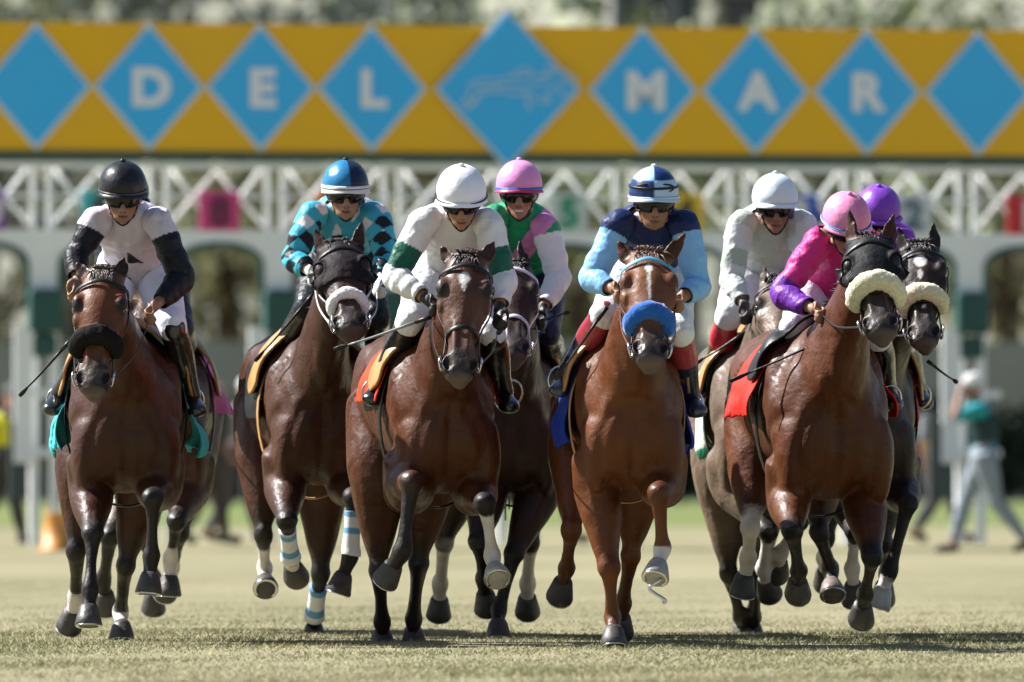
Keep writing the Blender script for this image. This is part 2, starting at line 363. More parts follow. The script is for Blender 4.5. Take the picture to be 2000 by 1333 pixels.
# hedge in front of the infield's far side
def hedge(x0, x1, Y, h, label, col, seed):
    r = np.random.RandomState(seed); n = 5000; b = Bag(); xx = r.uniform(x0, x1, n); yy = Y + r.uniform(-.6, .6, n); zz = h * np.sqrt(r.rand(n)) * (1 + .06 * np.sin(xx)); P = np.stack([xx, yy, zz], 1)
    u = r.normal(size=P.shape); w_ = r.normal(size=P.shape); s = .2; v = np.stack([P - u * s, P - w_ * s, P + u * s, P + w_ * s], 1).reshape(-1, 3) ; v[:, 2] = np.abs(v[:, 2])
    b.add(v, [(4 * i, 4 * i + 1, 4 * i + 2, 4 * i + 3) for i in range(n)]); b.c = [np.repeat(np.array(col)[None] * r.uniform(.5, 1.4, (n, 1)), 4, 0)]; o = obj('hedge', b, leafm, None, V((x0 + x1) / 2, Y, 0), smooth=False); return tag(o, label, 'hedge')
hedge(-13, 13, 252, 2.1, 'long dark hedge closing off the infield behind the gate', (.035, .045, .035), 3)
# low grey wall behind the hedge
b = Bag(); box(b, V(0, 268, 1.9), (14, .3, 1.9)); o = obj('boundary_wall', b, mat('grey_wall', (.26, .26, .25), rough=.9, vary=.12, vscale=1), None, V(0, 268, 0), smooth=False); tag(o, 'low grey wall running behind the dark hedge', 'wall')
# ---------------------------------------------------------------- the starting gate
GA = math.radians(12); GY = 114.6
gu, gn = V(math.cos(GA), math.sin(GA), 0), V(math.sin(GA), -math.cos(GA), 0)      # along the gate; towards the camera
def gx(px): t = (px - 1000) / FPX; return GY * t / (math.cos(GA) - t * math.sin(GA))
def gz(py): return .85 + (910 - py) / 192.0
GO = V(0, GY, 0)
def gp(u, dn, z): return GO + gu * u + gn * dn + V(0, 0, z)
def gbox(b, u0, u1, z0, z1, d0, d1, col=None): box(b, gp((u0 + u1) / 2, (d0 + d1) / 2, (z0 + z1) / 2), ((u1 - u0) / 2, abs(d1 - d0) / 2, (z1 - z0) / 2), [gu, gn, V(0, 0, 1)], col)
def gbar(b, a, c, r, dn=0): tube(b, [gp(a[0], dn, a[1]), gp(c[0], dn, c[1])], [r, r], ref=gn, n=8)
gate = thing('starting_gate', 'white and green starting gate with a yellow and blue diamond sign along its top', 'starting gate', GO)
wp = mat('gate_white', (.84, .86, .87), rough=.45, vary=.06, vscale=3); gp_ = mat('gate_green_pad', (.015, .075, .065), rough=.6); dg = mat('dark_green_paint', (.025, .07, .055), rough=.5)
gold = mat('sign_gold', (.84, .46, .003), rough=.55, vary=.03, vscale=2); sbl = mat('sign_blue', (.04, .47, .95), rough=.5, vary=.03, vscale=2); pale = mat('sign_pale', (.58, .72, .84), rough=.5)
SP = gx(1111) - gx(885); B0 = gx(84)
z0, z1 = gz(300), gz(51); zm = (z0 + z1) / 2
b = Bag(); gbox(b, gx(-260), gx(2300), z0, z1, -.06, 0); sign = obj('sign_board', b, gold, gate, GO, smooth=False)
b = Bag(); gbox(b, gx(-260), gx(2300), gz(318), z0 - .003, -.10, .03); obj('sign_base', b, dg, gate, GO, smooth=False)
def diamond(cx, hw, hh, dn, m, name, par, t=.02):
    b = Bag(); f0 = [gp(cx + a_ * hw, dn, zm + c_ * hh) for a_, c_ in ((-1, 0), (0, -1), (1, 0), (0, 1))]; bk_ = [p_ - gn * t for p_ in f0]
    b.add(np.array(f0 + bk_), [(0, 1, 2, 3), (7, 6, 5, 4)] + [(i, i + 4, (i + 1) % 4 + 4, (i + 1) % 4) for i in range(4)]); return obj(name, b, m, par, GO, smooth=False)
cxs = [gx(p_) for p_ in (-148, 70, 290, 508, 725)] + [gx(p_) for p_ in (1255, 1474, 1692, 1909, 2127)]
SPD = gx(725) - gx(508); let = [None, None, 'D', 'E', 'L', 'M', 'A', 'R', None, None]
for cx, L_ in zip(cxs, let):
    o = diamond(cx, SPD * .497, (z1 - z0) * .5, .022, pale, 'diamond_border', sign); diamond(cx, SPD * .45, (z1 - z0) * .455, .045, sbl, 'diamond', o)
    if L_:
        cu = bpy.data.curves.new('letter', 'FONT'); cu.body = L_; cu.size = .56; cu.offset = .026; cu.extrude = .006; cu.align_x = 'CENTER'; cu.align_y = 'CENTER'
        t_ = bpy.data.objects.new('t', cu); COL.objects.link(t_); dgr = bpy.context.evaluated_depsgraph_get(); dgr.update(); me = bpy.data.meshes.new_from_object(t_.evaluated_get(dgr)); bpy.data.objects.remove(t_)
        v = arr(me); v[:, 0] -= (v[:, 0].max() + v[:, 0].min()) / 2; v[:, 1] -= (v[:, 1].max() + v[:, 1].min()) / 2
        v *= V(.40 / (v[:, 1].max() - v[:, 1].min()), .40 / (v[:, 1].max() - v[:, 1].min()), 1)
        setv(me, np.array([gp(cx + .02 + p_[0] * 1.06, .058 + p_[2], zm + .0 + p_[1]) - GO for p_ in v])); me.materials.clear(); link('letter', me, mat('letter_pale', (.76, .80, .86), rough=.5), sign)
cc_ = gx(989); o = diamond(cc_, SPD * .665, gz(5) - gz(162), .06, pale, 'diamond_border', sign); diamond(cc_, SPD * .625, (gz(5) - gz(162)) * .935, .085, sbl, 'diamond', o)
# running horses emblem: pale outline strokes
def stroke(pts, r=.012, dn=.095):
    b = Bag(); P = [gp(gx(x), dn, gz(y)) for x, y in pts]; tube(b, P, (r, .006), ref=gn, n=6, sub=4); return b
b = Bag()
EMB = [[(893, 208), (905, 196), (915, 180), (912, 168), (925, 160), (945, 156), (965, 158), (985, 152), (1010, 150), (1030, 146), (1050, 150), (1068, 146), (1085, 138), (1100, 140), (1118, 152), (1122, 160), (1108, 160), (1096, 158)],
       [(905, 196), (915, 208), (925, 202), (930, 188), (950, 180), (975, 178), (1000, 184), (1025, 182), (1040, 190), (1055, 200), (1072, 196), (1060, 184), (1075, 174), (1096, 158)],
       [(1000, 150), (1006, 138), (1022, 134), (1034, 140), (1028, 148)], [(1020, 178), (1026, 196), (1032, 214), (1024, 206)], [(940, 178), (926, 190), (912, 210), (900, 214)],
       [(925, 165), (935, 172), (960, 170), (990, 166), (1020, 168), (1045, 164), (1070, 158)], [(1058, 146), (1064, 134), (1080, 132), (1090, 138)], [(1085, 176), (1100, 186), (1112, 180)]]
for s_ in EMB:
    q = stroke(s_); b.add(q.verts(), q.f)
obj('emblem', b, mat('emblem_pale', (.52, .70, .86), rough=.5), sign, GO)
# truss, panels, posts
zt0, zt1, zmid = gz(322), gz(452), gz(388)
ks = list(range(-2, 11)); 
b = Bag(); gbox(b, gx(-260), gx(2300), zt0 - .06, zt0, -.05, .0); obj('top_rail', b, wp, gate, GO, smooth=False)
b = Bag(); gbox(b, gx(-260), gx(2300), zmid - .02, zmid + .02, -.03, .0); obj('middle_rail', b, wp, gate, GO, smooth=False)
for k in ks:
    u = B0 + k * SP; 
    for s in (-1, 1):
        b = Bag(); gbox(b, u + s * .085 - .03, u + s * .085 + .03, zt1, zt0, -.10, -.052); obj('truss_post', b, wp, gate, GO, smooth=False)
    b = Bag(); 
    for (a_, c_) in (((u + .12, zt0 - .03), (u + SP * .5, zt1)), ((u + SP - .12, zt0 - .03), (u + SP * .5, zt1)), ((u + .12, zt1 + .05), (u + SP * .5, zt0 - .08)), ((u + SP - .12, zt1 + .05), (u + SP * .5, zt0 - .08))): b = Bag(); gbar(b, a_, c_, .022, -.16); obj('brace', b, wp, gate, GO)
    pass
    # arch panel of one stall
    b = Bag(); N = 24; zs = gz(575); za = gz(480); hw = SP * .36; cx = u + SP / 2; zp0 = gz(600); pts = []
    arc = [(cx - hw, zp0), (cx - hw, gz(530))] + [(cx + hw * -math.cos(t_) , gz(530) + (za - gz(530)) * math.sin(t_) ** .7) for t_ in np.linspace(.12, math.pi - .12, N)] + [(cx + hw, gz(530)), (cx + hw, zp0)]
    top = [(u + SP * i_ / (len(arc) - 1), zt1) for i_ in range(len(arc))]; top[0] = (u, zp0); top[1] = (u, zt1); top[-1] = (u + SP, zp0); top[-2] = (u + SP, zt1)
    fr = np.array([gp(p_[0], -.005, p_[1]) for p_ in arc] + [gp(p_[0], -.005, p_[1]) for p_ in top]); n_ = len(arc)
    b.add(fr, [(i, i + 1, n_ + i + 1, n_ + i) for i in range(n_ - 1)]); solid(obj('arch_panel', b, wp, gate, GO, smooth=False), .05)
    b = Bag(); tube(b, [gp(p_[0], .02, p_[1]) for p_ in arc], (.035, .055), ref=gn, n=8); obj('arch_trim', b, gp_, gate, GO)
    b = Bag(); gbox(b, u - .17, u + .17, gz(652), gz(568), .0, .22); obj('pad', b, gp_, gate, GO, smooth=False, bevel=.04)
    b = Bag(); gbox(b, u - .12, u + .12, gz(700), gz(655), -.6, .18); obj('pad', b, gp_, gate, GO, smooth=False, bevel=.04)
    for s in (-1, 1):
        b = Bag(); gbox(b, u + s * .10 - .045, u + s * .10 + .045, 0.05, gz(600), .02 + .03 * s, .10 + .03 * s); obj('post', b, wp, gate, GO, smooth=False)
    for z_ in (gz(770), gz(885)):
        b = Bag(); gbox(b, u - .30, u + .30, z_ - .04, z_ + .04, .12, .17); obj('rail', b, wp, gate, GO, smooth=False)
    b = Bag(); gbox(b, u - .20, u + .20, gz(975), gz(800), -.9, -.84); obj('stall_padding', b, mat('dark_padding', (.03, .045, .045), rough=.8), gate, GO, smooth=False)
    b = Bag(); gbox(b, u - .32, u - .13, gz(905), gz(640), .12, .16); obj('front_door', b, wp, gate, GO, smooth=False)
PLM = {'8': ((.62, .05, .22), (.12, .01, .05)), '5': ((.55, .62, .62), (.0, .28, .16)), '4': ((.72, .48, .02), (.05, .04, .02)), '2': ((.58, .62, .66), (.08, .14, .2)), '1': ((.55, .02, .03), (.7, .6, .6)), '3': ((.03, .10, .5), (.7, .7, .7)), '6': ((.03, .03, .035), (.7, .7, .7)), '7': ((.75, .2, .02), (.05, .05, .05)), '9': ((.05, .45, .48), (.05, .05, .05)), '10': ((.2, .04, .4), (.7, .7, .7))}
for i, nu in enumerate(('10', '9', '8', '7', '6', '5', '4', '3', '2', '1')):
    cx = B0 + (i - 1) * SP + SP * .5 - .0 - SP * 0; pc, tcx = PLM[nu]
    cx += .0; b = Bag(); gbox(b, cx - .205, cx + .205, gz(455), gz(378), .01, .05); pl = obj('number_plate', b, mat('plate_' + nu, pc, rough=.5), gate, GO, smooth=False, bevel=.01)
    cu = bpy.data.curves.new('number', 'FONT'); cu.body = nu; cu.size = .4; cu.offset = .02; cu.extrude = .004; cu.align_x = 'CENTER'; cu.align_y = 'CENTER'
    t_ = bpy.data.objects.new('t', cu); COL.objects.link(t_); dgr = bpy.context.evaluated_depsgraph_get(); dgr.update(); me = bpy.data.meshes.new_from_object(t_.evaluated_get(dgr)); bpy.data.objects.remove(t_)
    v = arr(me); v[:, 0] -= (v[:, 0].max() + v[:, 0].min()) / 2; v[:, 1] -= (v[:, 1].max() + v[:, 1].min()) / 2
    setv(me, np.array([gp(cx + p_[0], .058 + p_[2], gz(416) + p_[1]) - GO for p_ in v])); me.materials.clear(); link('number', me, mat('numeral', tcx, rough=.5), pl)
# ---------------------------------------------------------------- horses
def horse(S):
    Yf = S['Y']; L = S.get('len', 1.6); yr = Yf + L
    fx, fw, ft, fb = S['front']; rx, rw, rt, rb = S['rump']
    Fc = W(fx, 910, Yf)[0]; Rc = W(rx, 910, yr)[0]; k1 = Yf / FPX; k2 = yr / FPX
    fw, rw = fw * k1, rw * k2; ft, fb = .85 + (910 - ft) * k1, .85 + (910 - fb) * k1; rt, rb = .85 + (910 - rt) * k2, .85 + (910 - rb) * k2
    org = V(Fc, Yf + .5, 0)
    hd = nrm(V(Fc - Rc, -L, 0)); side = V(-hd[1], hd[0], 0)        # heading; side = photo right
    if side[0] < 0: side = -side
    root = thing('racehorse', S['label'], 'horse', org, 'racehorses galloping in a pack')
    b = Bag()
    # trunk
    sec = [(-.015, .30, .60, .30), (.03, .70, .80, .14), (.09, .94, .88, .06), (.18, 1.0, .97, .01), (.3, 1.0, 1.0, 0), (.45, 1.04, .96, .01), (.6, 1.07, .94, .05),
           (.74, 1.04, .98, .16), (.85, 1.0, .98, .3), (.93, .88, .88, .42), (.985, .6, .76, .52), (1.01, .2, .68, .6)]
    n = 28; X = []
    secs = cr(np.array(sec), 3)
    for s, w, tp, bt in secs:
        c = lerp((Fc, Yf, 0), (Rc, yr, 0), s); wid = (fw * (1 - s) + rw * s) * w * .96
        zt = (ft * (1 - s) + rt * s); zb = (fb * (1 - s) + rb * s); z1 = zb + (zt - zb) * tp; z0 = zb + (zt - zb) * bt
        a = np.arange(n) / n * 2 * math.pi; ca, sa = np.cos(a), np.sin(a)
        xx = wid * sa * (1 - .13 * np.clip(ca, 0, 1) ** 2) * (1 - .30 * np.clip(-ca, 0, 1) ** 1.6)
        zz = (z1 + z0) / 2 + (z1 - z0) / 2 * np.sign(ca) * np.abs(ca) ** .92
        X.append(c[None] + side[None] * xx[:, None] + V(0, 0, 1)[None] * zz[:, None])
    rings(b, np.array(X)); H = ft - fb
    for sg in (-1, 1):
        # breast muscles, shoulder, hip
        ell(b, V(Fc, Yf + .07, fb + H * .42) + side * sg * fw * .40, [side * fw * .36, hd * .10, V(0, 0, H * .27) + side * sg * -.02])
        ell(b, V(Fc, Yf + .13, fb + H * .30) + side * sg * fw * .66, [side * fw * .30, hd * .13, V(0, 0, H * .26)])
        ell(b, V(Fc, Yf, 0) - hd * .26 + side * sg * fw * .64 + V(0, 0, fb + H * .56), [side * fw * .36, hd * .16 + V(0, 0, -.06), V(0, 0, H * .33) - hd * .09])
        ell(b, V(Rc, yr, 0) + hd * .30 + side * sg * rw * .62 + V(0, 0, rb + (rt - rb) * .48), [side * rw * .40, hd * .26, V(0, 0, (rt - rb) * .40)])
    # neck + head frame
    HL = S.get('HL', .66)
    pollY = Yf - S.get('reach', .42); poll = W(*S['poll'], pollY)
    mz = reach(poll, *S['muz'], HL * .97, -1)
    d = nrm(mz - poll); turn = S.get('turn', 0)                   # photo-right axis of the face
    s0 = V(math.cos(math.radians(turn)), -math.sin(math.radians(turn)), 0); s_ = nrm(s0 - d * (s0 @ d)); nf = nrm(np.cross(d, s_))
    if nf[1] > 0: nf = -nf
    hk = S.get('hk', 1.1)
    nb = V(Fc, Yf, 0) - hd * .24 + V(0, 0, fb + H * .66)
    pe = poll - nf * .07 * hk + d * .04
    n1 = lerp(nb, pe, .5) + V(0, 0, .015) - hd * .02
    nwb = S.get('neckw', 1)
    tube(b, [nb - hd * -.0 + V(0, .06, -.05), lerp(nb, pe, .22), n1, lerp(n1, pe, .55), pe, pe + (poll - n1) * .06],
         [(fw * .74, H * .36), (fw * .60 * nwb, H * .30), (.125 * nwb, .215), (.098, .165), (.082, .125), (.05, .07)], ref=hd, n=20, sub=4)
    hs = [(-.09, .035, .02, .03), (-.04, .068, .045, .075), (.05, .082, .062, .125), (.15, .096, .072, .155), (.27, .108, .078, .165), (.37, .106, .072, .155), (.48, .080, .062, .125),
          (.6, .060, .052, .092), (.72, .054, .046, .072), (.82, .062, .048, .070), (.9, .068, .047, .068), (.965, .056, .036, .054), (1.0, .032, .014, .03)]
    hs_ = cr(np.array(hs), 3)
    def hp(t, a, off=0):
        w, f, bk = [np.interp(t, hs_[:, 0], hs_[:, i]) * hk + off for i in (1, 2, 3)]
        ca, sa = math.cos(a), math.sin(a)
        return poll + d * t * HL + s_ * w * sa * (1 - .18 * max(0, ca) ** 2 + .0) + nf * (f if ca > 0 else bk) * ca
    X = [[hp(t, q / 24 * 2 * math.pi) for q in range(24)] for t, *_ in hs_]
    rings(b, np.array(X))
    for sg in (-1, 1):
        q = lambda t, x, f: poll + d * t * HL + s_ * sg * x * hk + nf * f * hk
        ell(b, q(.27, .088, .036), [s_ * .028 * hk, nf * .034 * hk, d * .05])             # brow over the eye
        ell(b, q(.38, .092, .012), [s_ * .020 * hk, nf * .026 * hk, d * .05])
        ell(b, q(.26, .052, -.09), [s_ * .045 * hk, nf * .075 * hk, d * .11])            # jowl
        ell(b, q(.50, .066, .0), [s_ * .018 * hk, nf * .022 * hk, d * .12 - s_ * sg * .02])   # facial crest
        ell(b, q(.875, .046, .020), [s_ * .028 * hk, nf * .026 * hk, d * .050])           # nostril wing
        ell(b, q(.62, .026, .040), [s_ * .016 * hk, nf * .014 * hk, d * .15])              # nasal bone
    ell(b, poll + d * .955 * HL - nf * .045, [s_ * .042, nf * .032, d * .045])            # lower lip
    ell(b, poll + d * .90 * HL + nf * .02, [s_ * .05 * hk, nf * .03, d * .05])
    # ears
    epts = []
    for sg, tip in zip((-1, 1), S['ears']):
        base = poll + s_ * sg * .062 * hk + d * .015 - nf * .012
        if tip is None: epts.append(None); continue
        tp = W(*tip, base[1] + S.get('eardy', .03)); dr = tp - base; ln = np.linalg.norm(dr)
        if ln > .22: tp = base + dr / ln * .22; dr = tp - base
        er = nrm(nf * .8 + s_ * sg * .5)
        tube(b, [base - nrm(dr) * .03, base + dr * .12, base + dr * .38, base + dr * .68, base + dr * .9, tp], [(.030, .026), (.032, .024), (.039, .02), (.031, .015), (.015, .010), (.004, .004)], ref=er, n=14, sub=3)
        epts.append((base, tp, er))
    # legs
    chains = []; hoofs = []
    for g in S['legs']:
        kind, sg = g['k'][0], (-1 if g['k'][1] == 'L' else 1)
        J = g['p']; sn = g.get('s', (-1, 1, 1))
        if kind == 'F':
            top = V(Fc, Yf, 0) - hd * .22 + side * sg * fw * .62 + V(0, 0, fb + H * .28)
            el = V(Fc, Yf, 0) - hd * .26 + side * sg * fw * .60 + V(0, 0, fb + H * .10)
            kn = reach(el, *J[0], g.get('L', .42), sn[0]); fe = reach(kn, *J[1], .27, sn[1]); ho = reach(fe, *J[2], .16, sn[2])
            u = lambda a, c, t: lerp(a, c, t)
            P = [top, el, u(el, kn, .3), u(el, kn, .6), u(el, kn, .86), kn, u(kn, fe, .14), u(kn, fe, .5), u(kn, fe, .82), fe, u(fe, ho, .4), u(fe, ho, .62)]
            R = [(.12, .14), (.112, .125), (.102, .11), (.078, .084), (.055, .060), (.057, .058), (.040, .042), (.029, .036), (.032, .040), (.045, .048), (.034, .037), (.040, .044)]
            pr = [0, .1, .35, .62, .88, 1, 1.14, 1.5, 1.82, 2, 2.4, 2.62]
        else:
            top = V(Rc, yr, 0) + hd * .34 + side * sg * rw * .55 + V(0, 0, rb + (rt - rb) * .42)
            hk_ = None; mid = W(*J[0], yr - .25)
            st = lerp(top, mid, .42) + hd * (.22 if g.get('fwd', 1) else 0); st[0] = lerp(top, mid, .38)[0]
            hc = reach(st, *J[0], g.get('L', .42), sn[0]); fe = reach(hc, *J[1], .34, sn[1]); ho = reach(fe, *J[2], .16, sn[2])
            u = lambda a, c, t: lerp(a, c, t)
            P = [top, u(top, st, .5), st, u(st, hc, .35), u(st, hc, .7), u(st, hc, .9), hc, u(hc, fe, .16), u(hc, fe, .5), u(hc, fe, .82), fe, u(fe, ho, .4), u(fe, ho, .62)]
            R = [(.16, .2), (.16, .19), (.15, .17), (.118, .13), (.076, .09), (.046, .066), (.053, .065), (.040, .05), (.031, .039), (.033, .041), (.046, .049), (.034, .037), (.040, .044)]
            pr = [0, .2, .45, .62, .84, .95, 1, 1.14, 1.5, 1.82, 2, 2.4, 2.62]
        dz = min(0, 0)
        Pd, Rd = tube(b, P, np.array(R) * g.get('r', 1.0), ref=hd, n=16, sub=4)
        chains.append((Pd, Rd.max(1), cr(np.array(pr), 4)[:, 0], g))
        if kind == 'H':    # point of hock
            ell(b, hc - hd * .045 + nrm(st - hc) * .03, [side * .022, hd * .03, nrm(hc - fe) * .05])
        else:
            ell(b, kn + hd * .018, [side * .047, hd * .034, nrm(kn - fe) * .045])
        ell(b, fe - hd * .022, [side * .03, hd * .025, V(0, 0, .035)])
        # hoof
        hdn = nrm(ho - fe)
        if g.get('flat', ho[2] < .06): hdn = nrm(V(0, 0, -1) * .8 + hdn * .3 + hd * .12)
        cor = lerp(fe, ho, .62); hoofs.append((cor, hdn, ho, g, sg))
    me = remesh('body', b, S.get('vox', .0095), 4)
    v = arr(me)
    em = edges(me); relh = (v - poll) @ d / HL
    soft = np.clip(1 - sstep(fb + H * .14 - v[:, 2], 0, .10), 0, 1) * (1 - (relh > -.12) * (v[:, 2] > poll[2] - HL * 1.1) * (v[:, 1] < poll[1] + .16))
    nbm = 1 - sstep(np.linalg.norm(v - (nb + hd * .10 - V(0, 0, .05)), axis=1), .30, .52)
    v = smooth(v, em, 7, .6, soft); v = smooth(v, em, 45, .6, soft * nbm)
    setv(me, v); nn = normals(me); rel0 = v - V(Fc, Yf, 0); lx = rel0 @ side; ly = -(rel0 @ hd)
    isb = 1 - (relh > -.1) * (relh < 1.1) * (v[:, 1] < poll[1] + .12) * (v[:, 2] > mz[2] - .1)
    ff = sstep(nn @ hd, .1, .5) * (ly < .30) * isb; zq = v[:, 2]
    pz = lambda u_, w_: (u_ * fw, fb + w_ * H)
    v = groove(v, nn, lx, zq, [pz(0, .10), pz(.01, .3), pz(0, .54)], .030, .016, ff)
    for sg in (-1, 1):
        v = groove(v, nn, lx, zq, [pz(sg * .08, .58), pz(sg * .38, .52), pz(sg * .60, .36), pz(sg * .58, .14)], .030, .010, ff)
        v = groove(v, nn, lx, zq, [pz(sg * .34, .98), pz(sg * .27, .78), pz(sg * .10, .60)], .028, .009, ff)
        v = groove(v, nn, lx, zq, [pz(sg * .60, .92), pz(sg * .80, .70), pz(sg * .70, .50)], .030, .008, ff)
        fs_ = sstep(nn @ side * sg, .25, .6) * isb * (v[:, 2] > fb + .05)
        for L0, wd_, dp in (([(.10, .50), (.26, .40), (.44, .34)], .034, .010), ([(.18, .88), (.28, .62), (.40, .44), (.46, .30)], .036, .010), ([(1.12, .75), (1.22, .5), (1.14, .28)], .03, .014), ([(1.42, .8), (1.38, .55), (1.46, .3)], .022, .016), ([(.70, .2), (.74, .45), (.80, .62)], .02, .005), ([(.80, .2), (.84, .45), (.90, .62)], .02, .005), ([(.90, .24), (.94, .45), (1.0, .62)], .02, .005)):
            v = groove(v, nn, ly, zq, [(a0, fb + b0 * H) for a0, b0 in L0], wd_, dp, fs_)
    # nostrils and mouth are sunk into the head
    rel = v - poll; ht = rel @ d / HL; hx = rel @ s_; hf = rel @ nf
    inhead = (ht > -.12) & (ht < 1.1) & (np.abs(hx) < .15) & (hf > -.2) & (hf < .12)
    nos = np.zeros(len(v)); 
    for sg in (-1, 1):
        c = poll + d * .885 * HL + s_ * sg * .050 * hk + nf * .046 * hk
        qq = v - c; r = np.sqrt(((qq @ nrm(d + s_ * sg * -.25)) / .038) ** 2 + ((qq @ nrm(s_ + d * .25 * sg)) / .022) ** 2 + ((qq @ nf) / .045) ** 2)
        w = sstep(1.15 - r, 0, .55); nos = np.maximum(nos, w)
        v -= (nf * .026 + s_ * sg * -.004)[None] * w[:, None]
    r = np.sqrt(((ht - .945) / .018) ** 2 + ((hf + .012) / .06) ** 2); mouth = sstep(1.3 - r, 0, .6) * inhead * (np.abs(hx) > .012)
    v -= nf[None] * (mouth * .004)[:, None]
    for ep in epts:
        if ep is None: continue
        base, tp, er = ep; dr = tp - base; ln = np.linalg.norm(dr); q = v - base; tt = q @ dr / ln ** 2
        sx_ = np.cross(nrm(dr), er); dd = np.abs(q @ sx_); w = sstep(tt, .15, .35) * (1 - sstep(tt, .7, .95)) * (1 - sstep(dd, .012, .028)) * (q @ er > .0) * (np.linalg.norm(q - dr * tt[:, None], axis=1) < .05)
        v -= er[None] * (w * .012)[:, None]
    v += nn * (nz(v, 16, 3) * .003 + nz(v, 34, 12) * .0016)[:, None]
    setv(me, v)
    # coat colours
    base = np.array(S['coat']); blk = np.array(S.get('points', (.013, .010, .009)))
    cols = np.tile(base, (len(v), 1)) * (1 + .18 * nz(v, 5, 8))[:, None]
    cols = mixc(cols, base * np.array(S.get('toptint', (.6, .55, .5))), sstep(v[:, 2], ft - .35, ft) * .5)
    neckz = sstep(v @ np.array([0, 0, 1.0]), ft, ft + .2)
    lp = np.zeros(len(v)); bestd = np.full(len(v), 1e9)
    for Pd, Rd, pr, g in chains:
        D = np.linalg.norm(v[:, None] - Pd[None], axis=2) - Rd[None] ; i = D.argmin(1); dm = D[np.arange(len(v)), i]
        nearer = (dm < bestd) & (dm < .035) & (pr[i] > .3); bestd[nearer] = dm[nearer]; p = pr[i]; lp[nearer] = p[nearer]
        lc = cols.copy()
        k0, k1_ = g.get('blk', S.get('blk', (.7, 1.0)))
        lc = mixc(lc, blk, sstep(p, k0, k1_))
        if 'sock' in g: s1 = g['sock']; lc = mixc(lc, (.55, .50, .46), sstep(p + nz(v, 30, 4) * .06, s1 - .06, s1 + .06))
        cols[nearer] = lc[nearer]
    hb = np.array(S.get('face', base)); wh = inhead.astype(float)
    cols = mixc(cols, hb, wh * sstep(ht, -.1, .1))
    cols = mixc(cols, S.get('muzc', (.034, .026, .023)), wh * sstep(ht + nz(v, 18, 2) * .03, .66, .84))
    cols = mixc(cols, (.14, .10, .085), wh * sstep(ht, .93, 1.0) * .5); nrm_r = np.sqrt(((ht - .885) / .075) ** 2 + ((np.abs(hx) - .05 * hk) / .045) ** 2); cols = mixc(cols, (.12, .085, .07), wh * (1 - sstep(nrm_r, .7, 1.1)) * .45)
    eyer = np.sqrt((ht - .31) ** 2 * HL ** 2 + (np.abs(hx) - .1 * hk) ** 2); cols = mixc(cols, blk, wh * (1 - sstep(eyer, .02, .05)))
    for st in S.get('star', []):
        t0, x0, tl, xw = st; rr = np.sqrt(((ht - t0) / tl) ** 2 + ((hx - x0) / xw) ** 2) + nz(v, 60, 5) * .12
        cols = mixc(cols, (.62, .58, .55), wh * (hf > 0) * (1 - sstep(rr, .8, 1.1)))
    for ep in epts:
        if ep is None: continue
        base_, tp, er = ep; dr = tp - base_; ln = np.linalg.norm(dr); q = v - base_; tt = q @ dr / ln ** 2
        near = (np.linalg.norm(q - dr * np.clip(tt, 0, 1)[:, None], axis=1) < .05)
        cols = mixc(cols, blk, near * sstep(tt, .65, .95)); cols = mixc(cols, base * .45, near * (q @ er > .004) * sstep(tt, .1, .3) * .8)
    cols = mixc(cols, (.006, .004, .004), sstep(nos, .35, .8)); cols = mixc(cols, (.01, .008, .007), mouth)
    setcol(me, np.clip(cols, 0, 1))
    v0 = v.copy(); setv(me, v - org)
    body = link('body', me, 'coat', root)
    P = lambda nm, bag, m, par=root, **k: obj(nm, bag, m, par, org, **k)
    setv(me, v0)            # world coordinates while the covers are cut from it
    nrmv = normals(me)
    # ---- tail, mane
    rng = np.random.RandomState(S.get('seed', 1))
    hc_ = np.array(S.get('hair', (.014, .010, .009)))
    hb_ = Bag()
    tb = V(Rc, yr, 0) + V(0, 0, rb + (rt - rb) * .8)
    for i in range(46):
        o1 = rng.normal(size=3) * .03; sw = rng.normal(size=3) * .03
        tube(hb_, [tb + o1 * .5, tb - hd * .12 + o1 + V(0, 0, .0), tb - hd * .3 + V(0, 0, -.12) + sw * .6, tb - hd * .48 + V(0, 0, -.4) + sw, tb - hd * .55 + V(0, 0, -.7) + sw * 1.5], [.016, .017, .016, .012, .004], n=5, sub=2, col=hc_ * rng.uniform(.7, 1.5))
    P('tail', hb_, 'hair')
    hb_ = Bag()
    for i in range(260):
        t = rng.uniform(0, 1); c = lerp(poll - nf * .07, nb + V(0, .05, H * .34), t); out = -nrm(np.cross(nrm(pe - nb), side)); 
        if out[2] < 0: out = -out
        c = c + out * (.03 if t < .2 else .05) * 0 + side * rng.normal() * .012
        back = -hd * rng.uniform(.03, .10) + side * rng.normal() * .03 + V(0, 0, rng.uniform(-.03, .02))
        tube(hb_, [c - out * .02, c + out * .018 + back * .4, c + out * .016 + back], [.005, .004, .001], n=4, sub=2, col=hc_ * rng.uniform(.7, 1.6))
    P('mane', hb_, 'hair'); hb_ = Bag()
    fk = S.get('forelock', 1)
    for i in range(int(110 * fk)):
        c = poll + s_ * rng.normal() * .022 + nf * .045 * hk
        fl = d * rng.uniform(.02, .12) + s_ * rng.normal() * .026 + nf * rng.uniform(.0, .015) if rng.rand() < .75 else -d * rng.uniform(.01, .035) + s_ * rng.normal() * .025 + nf * .01
        tube(hb_, [c - nf * .02, c + nf * .015 + fl * .4, c + fl], [.0045, .004, .001], n=4, sub=2, col=hc_ * rng.uniform(.7, 1.8))
    P('forelock', hb_, 'hair')
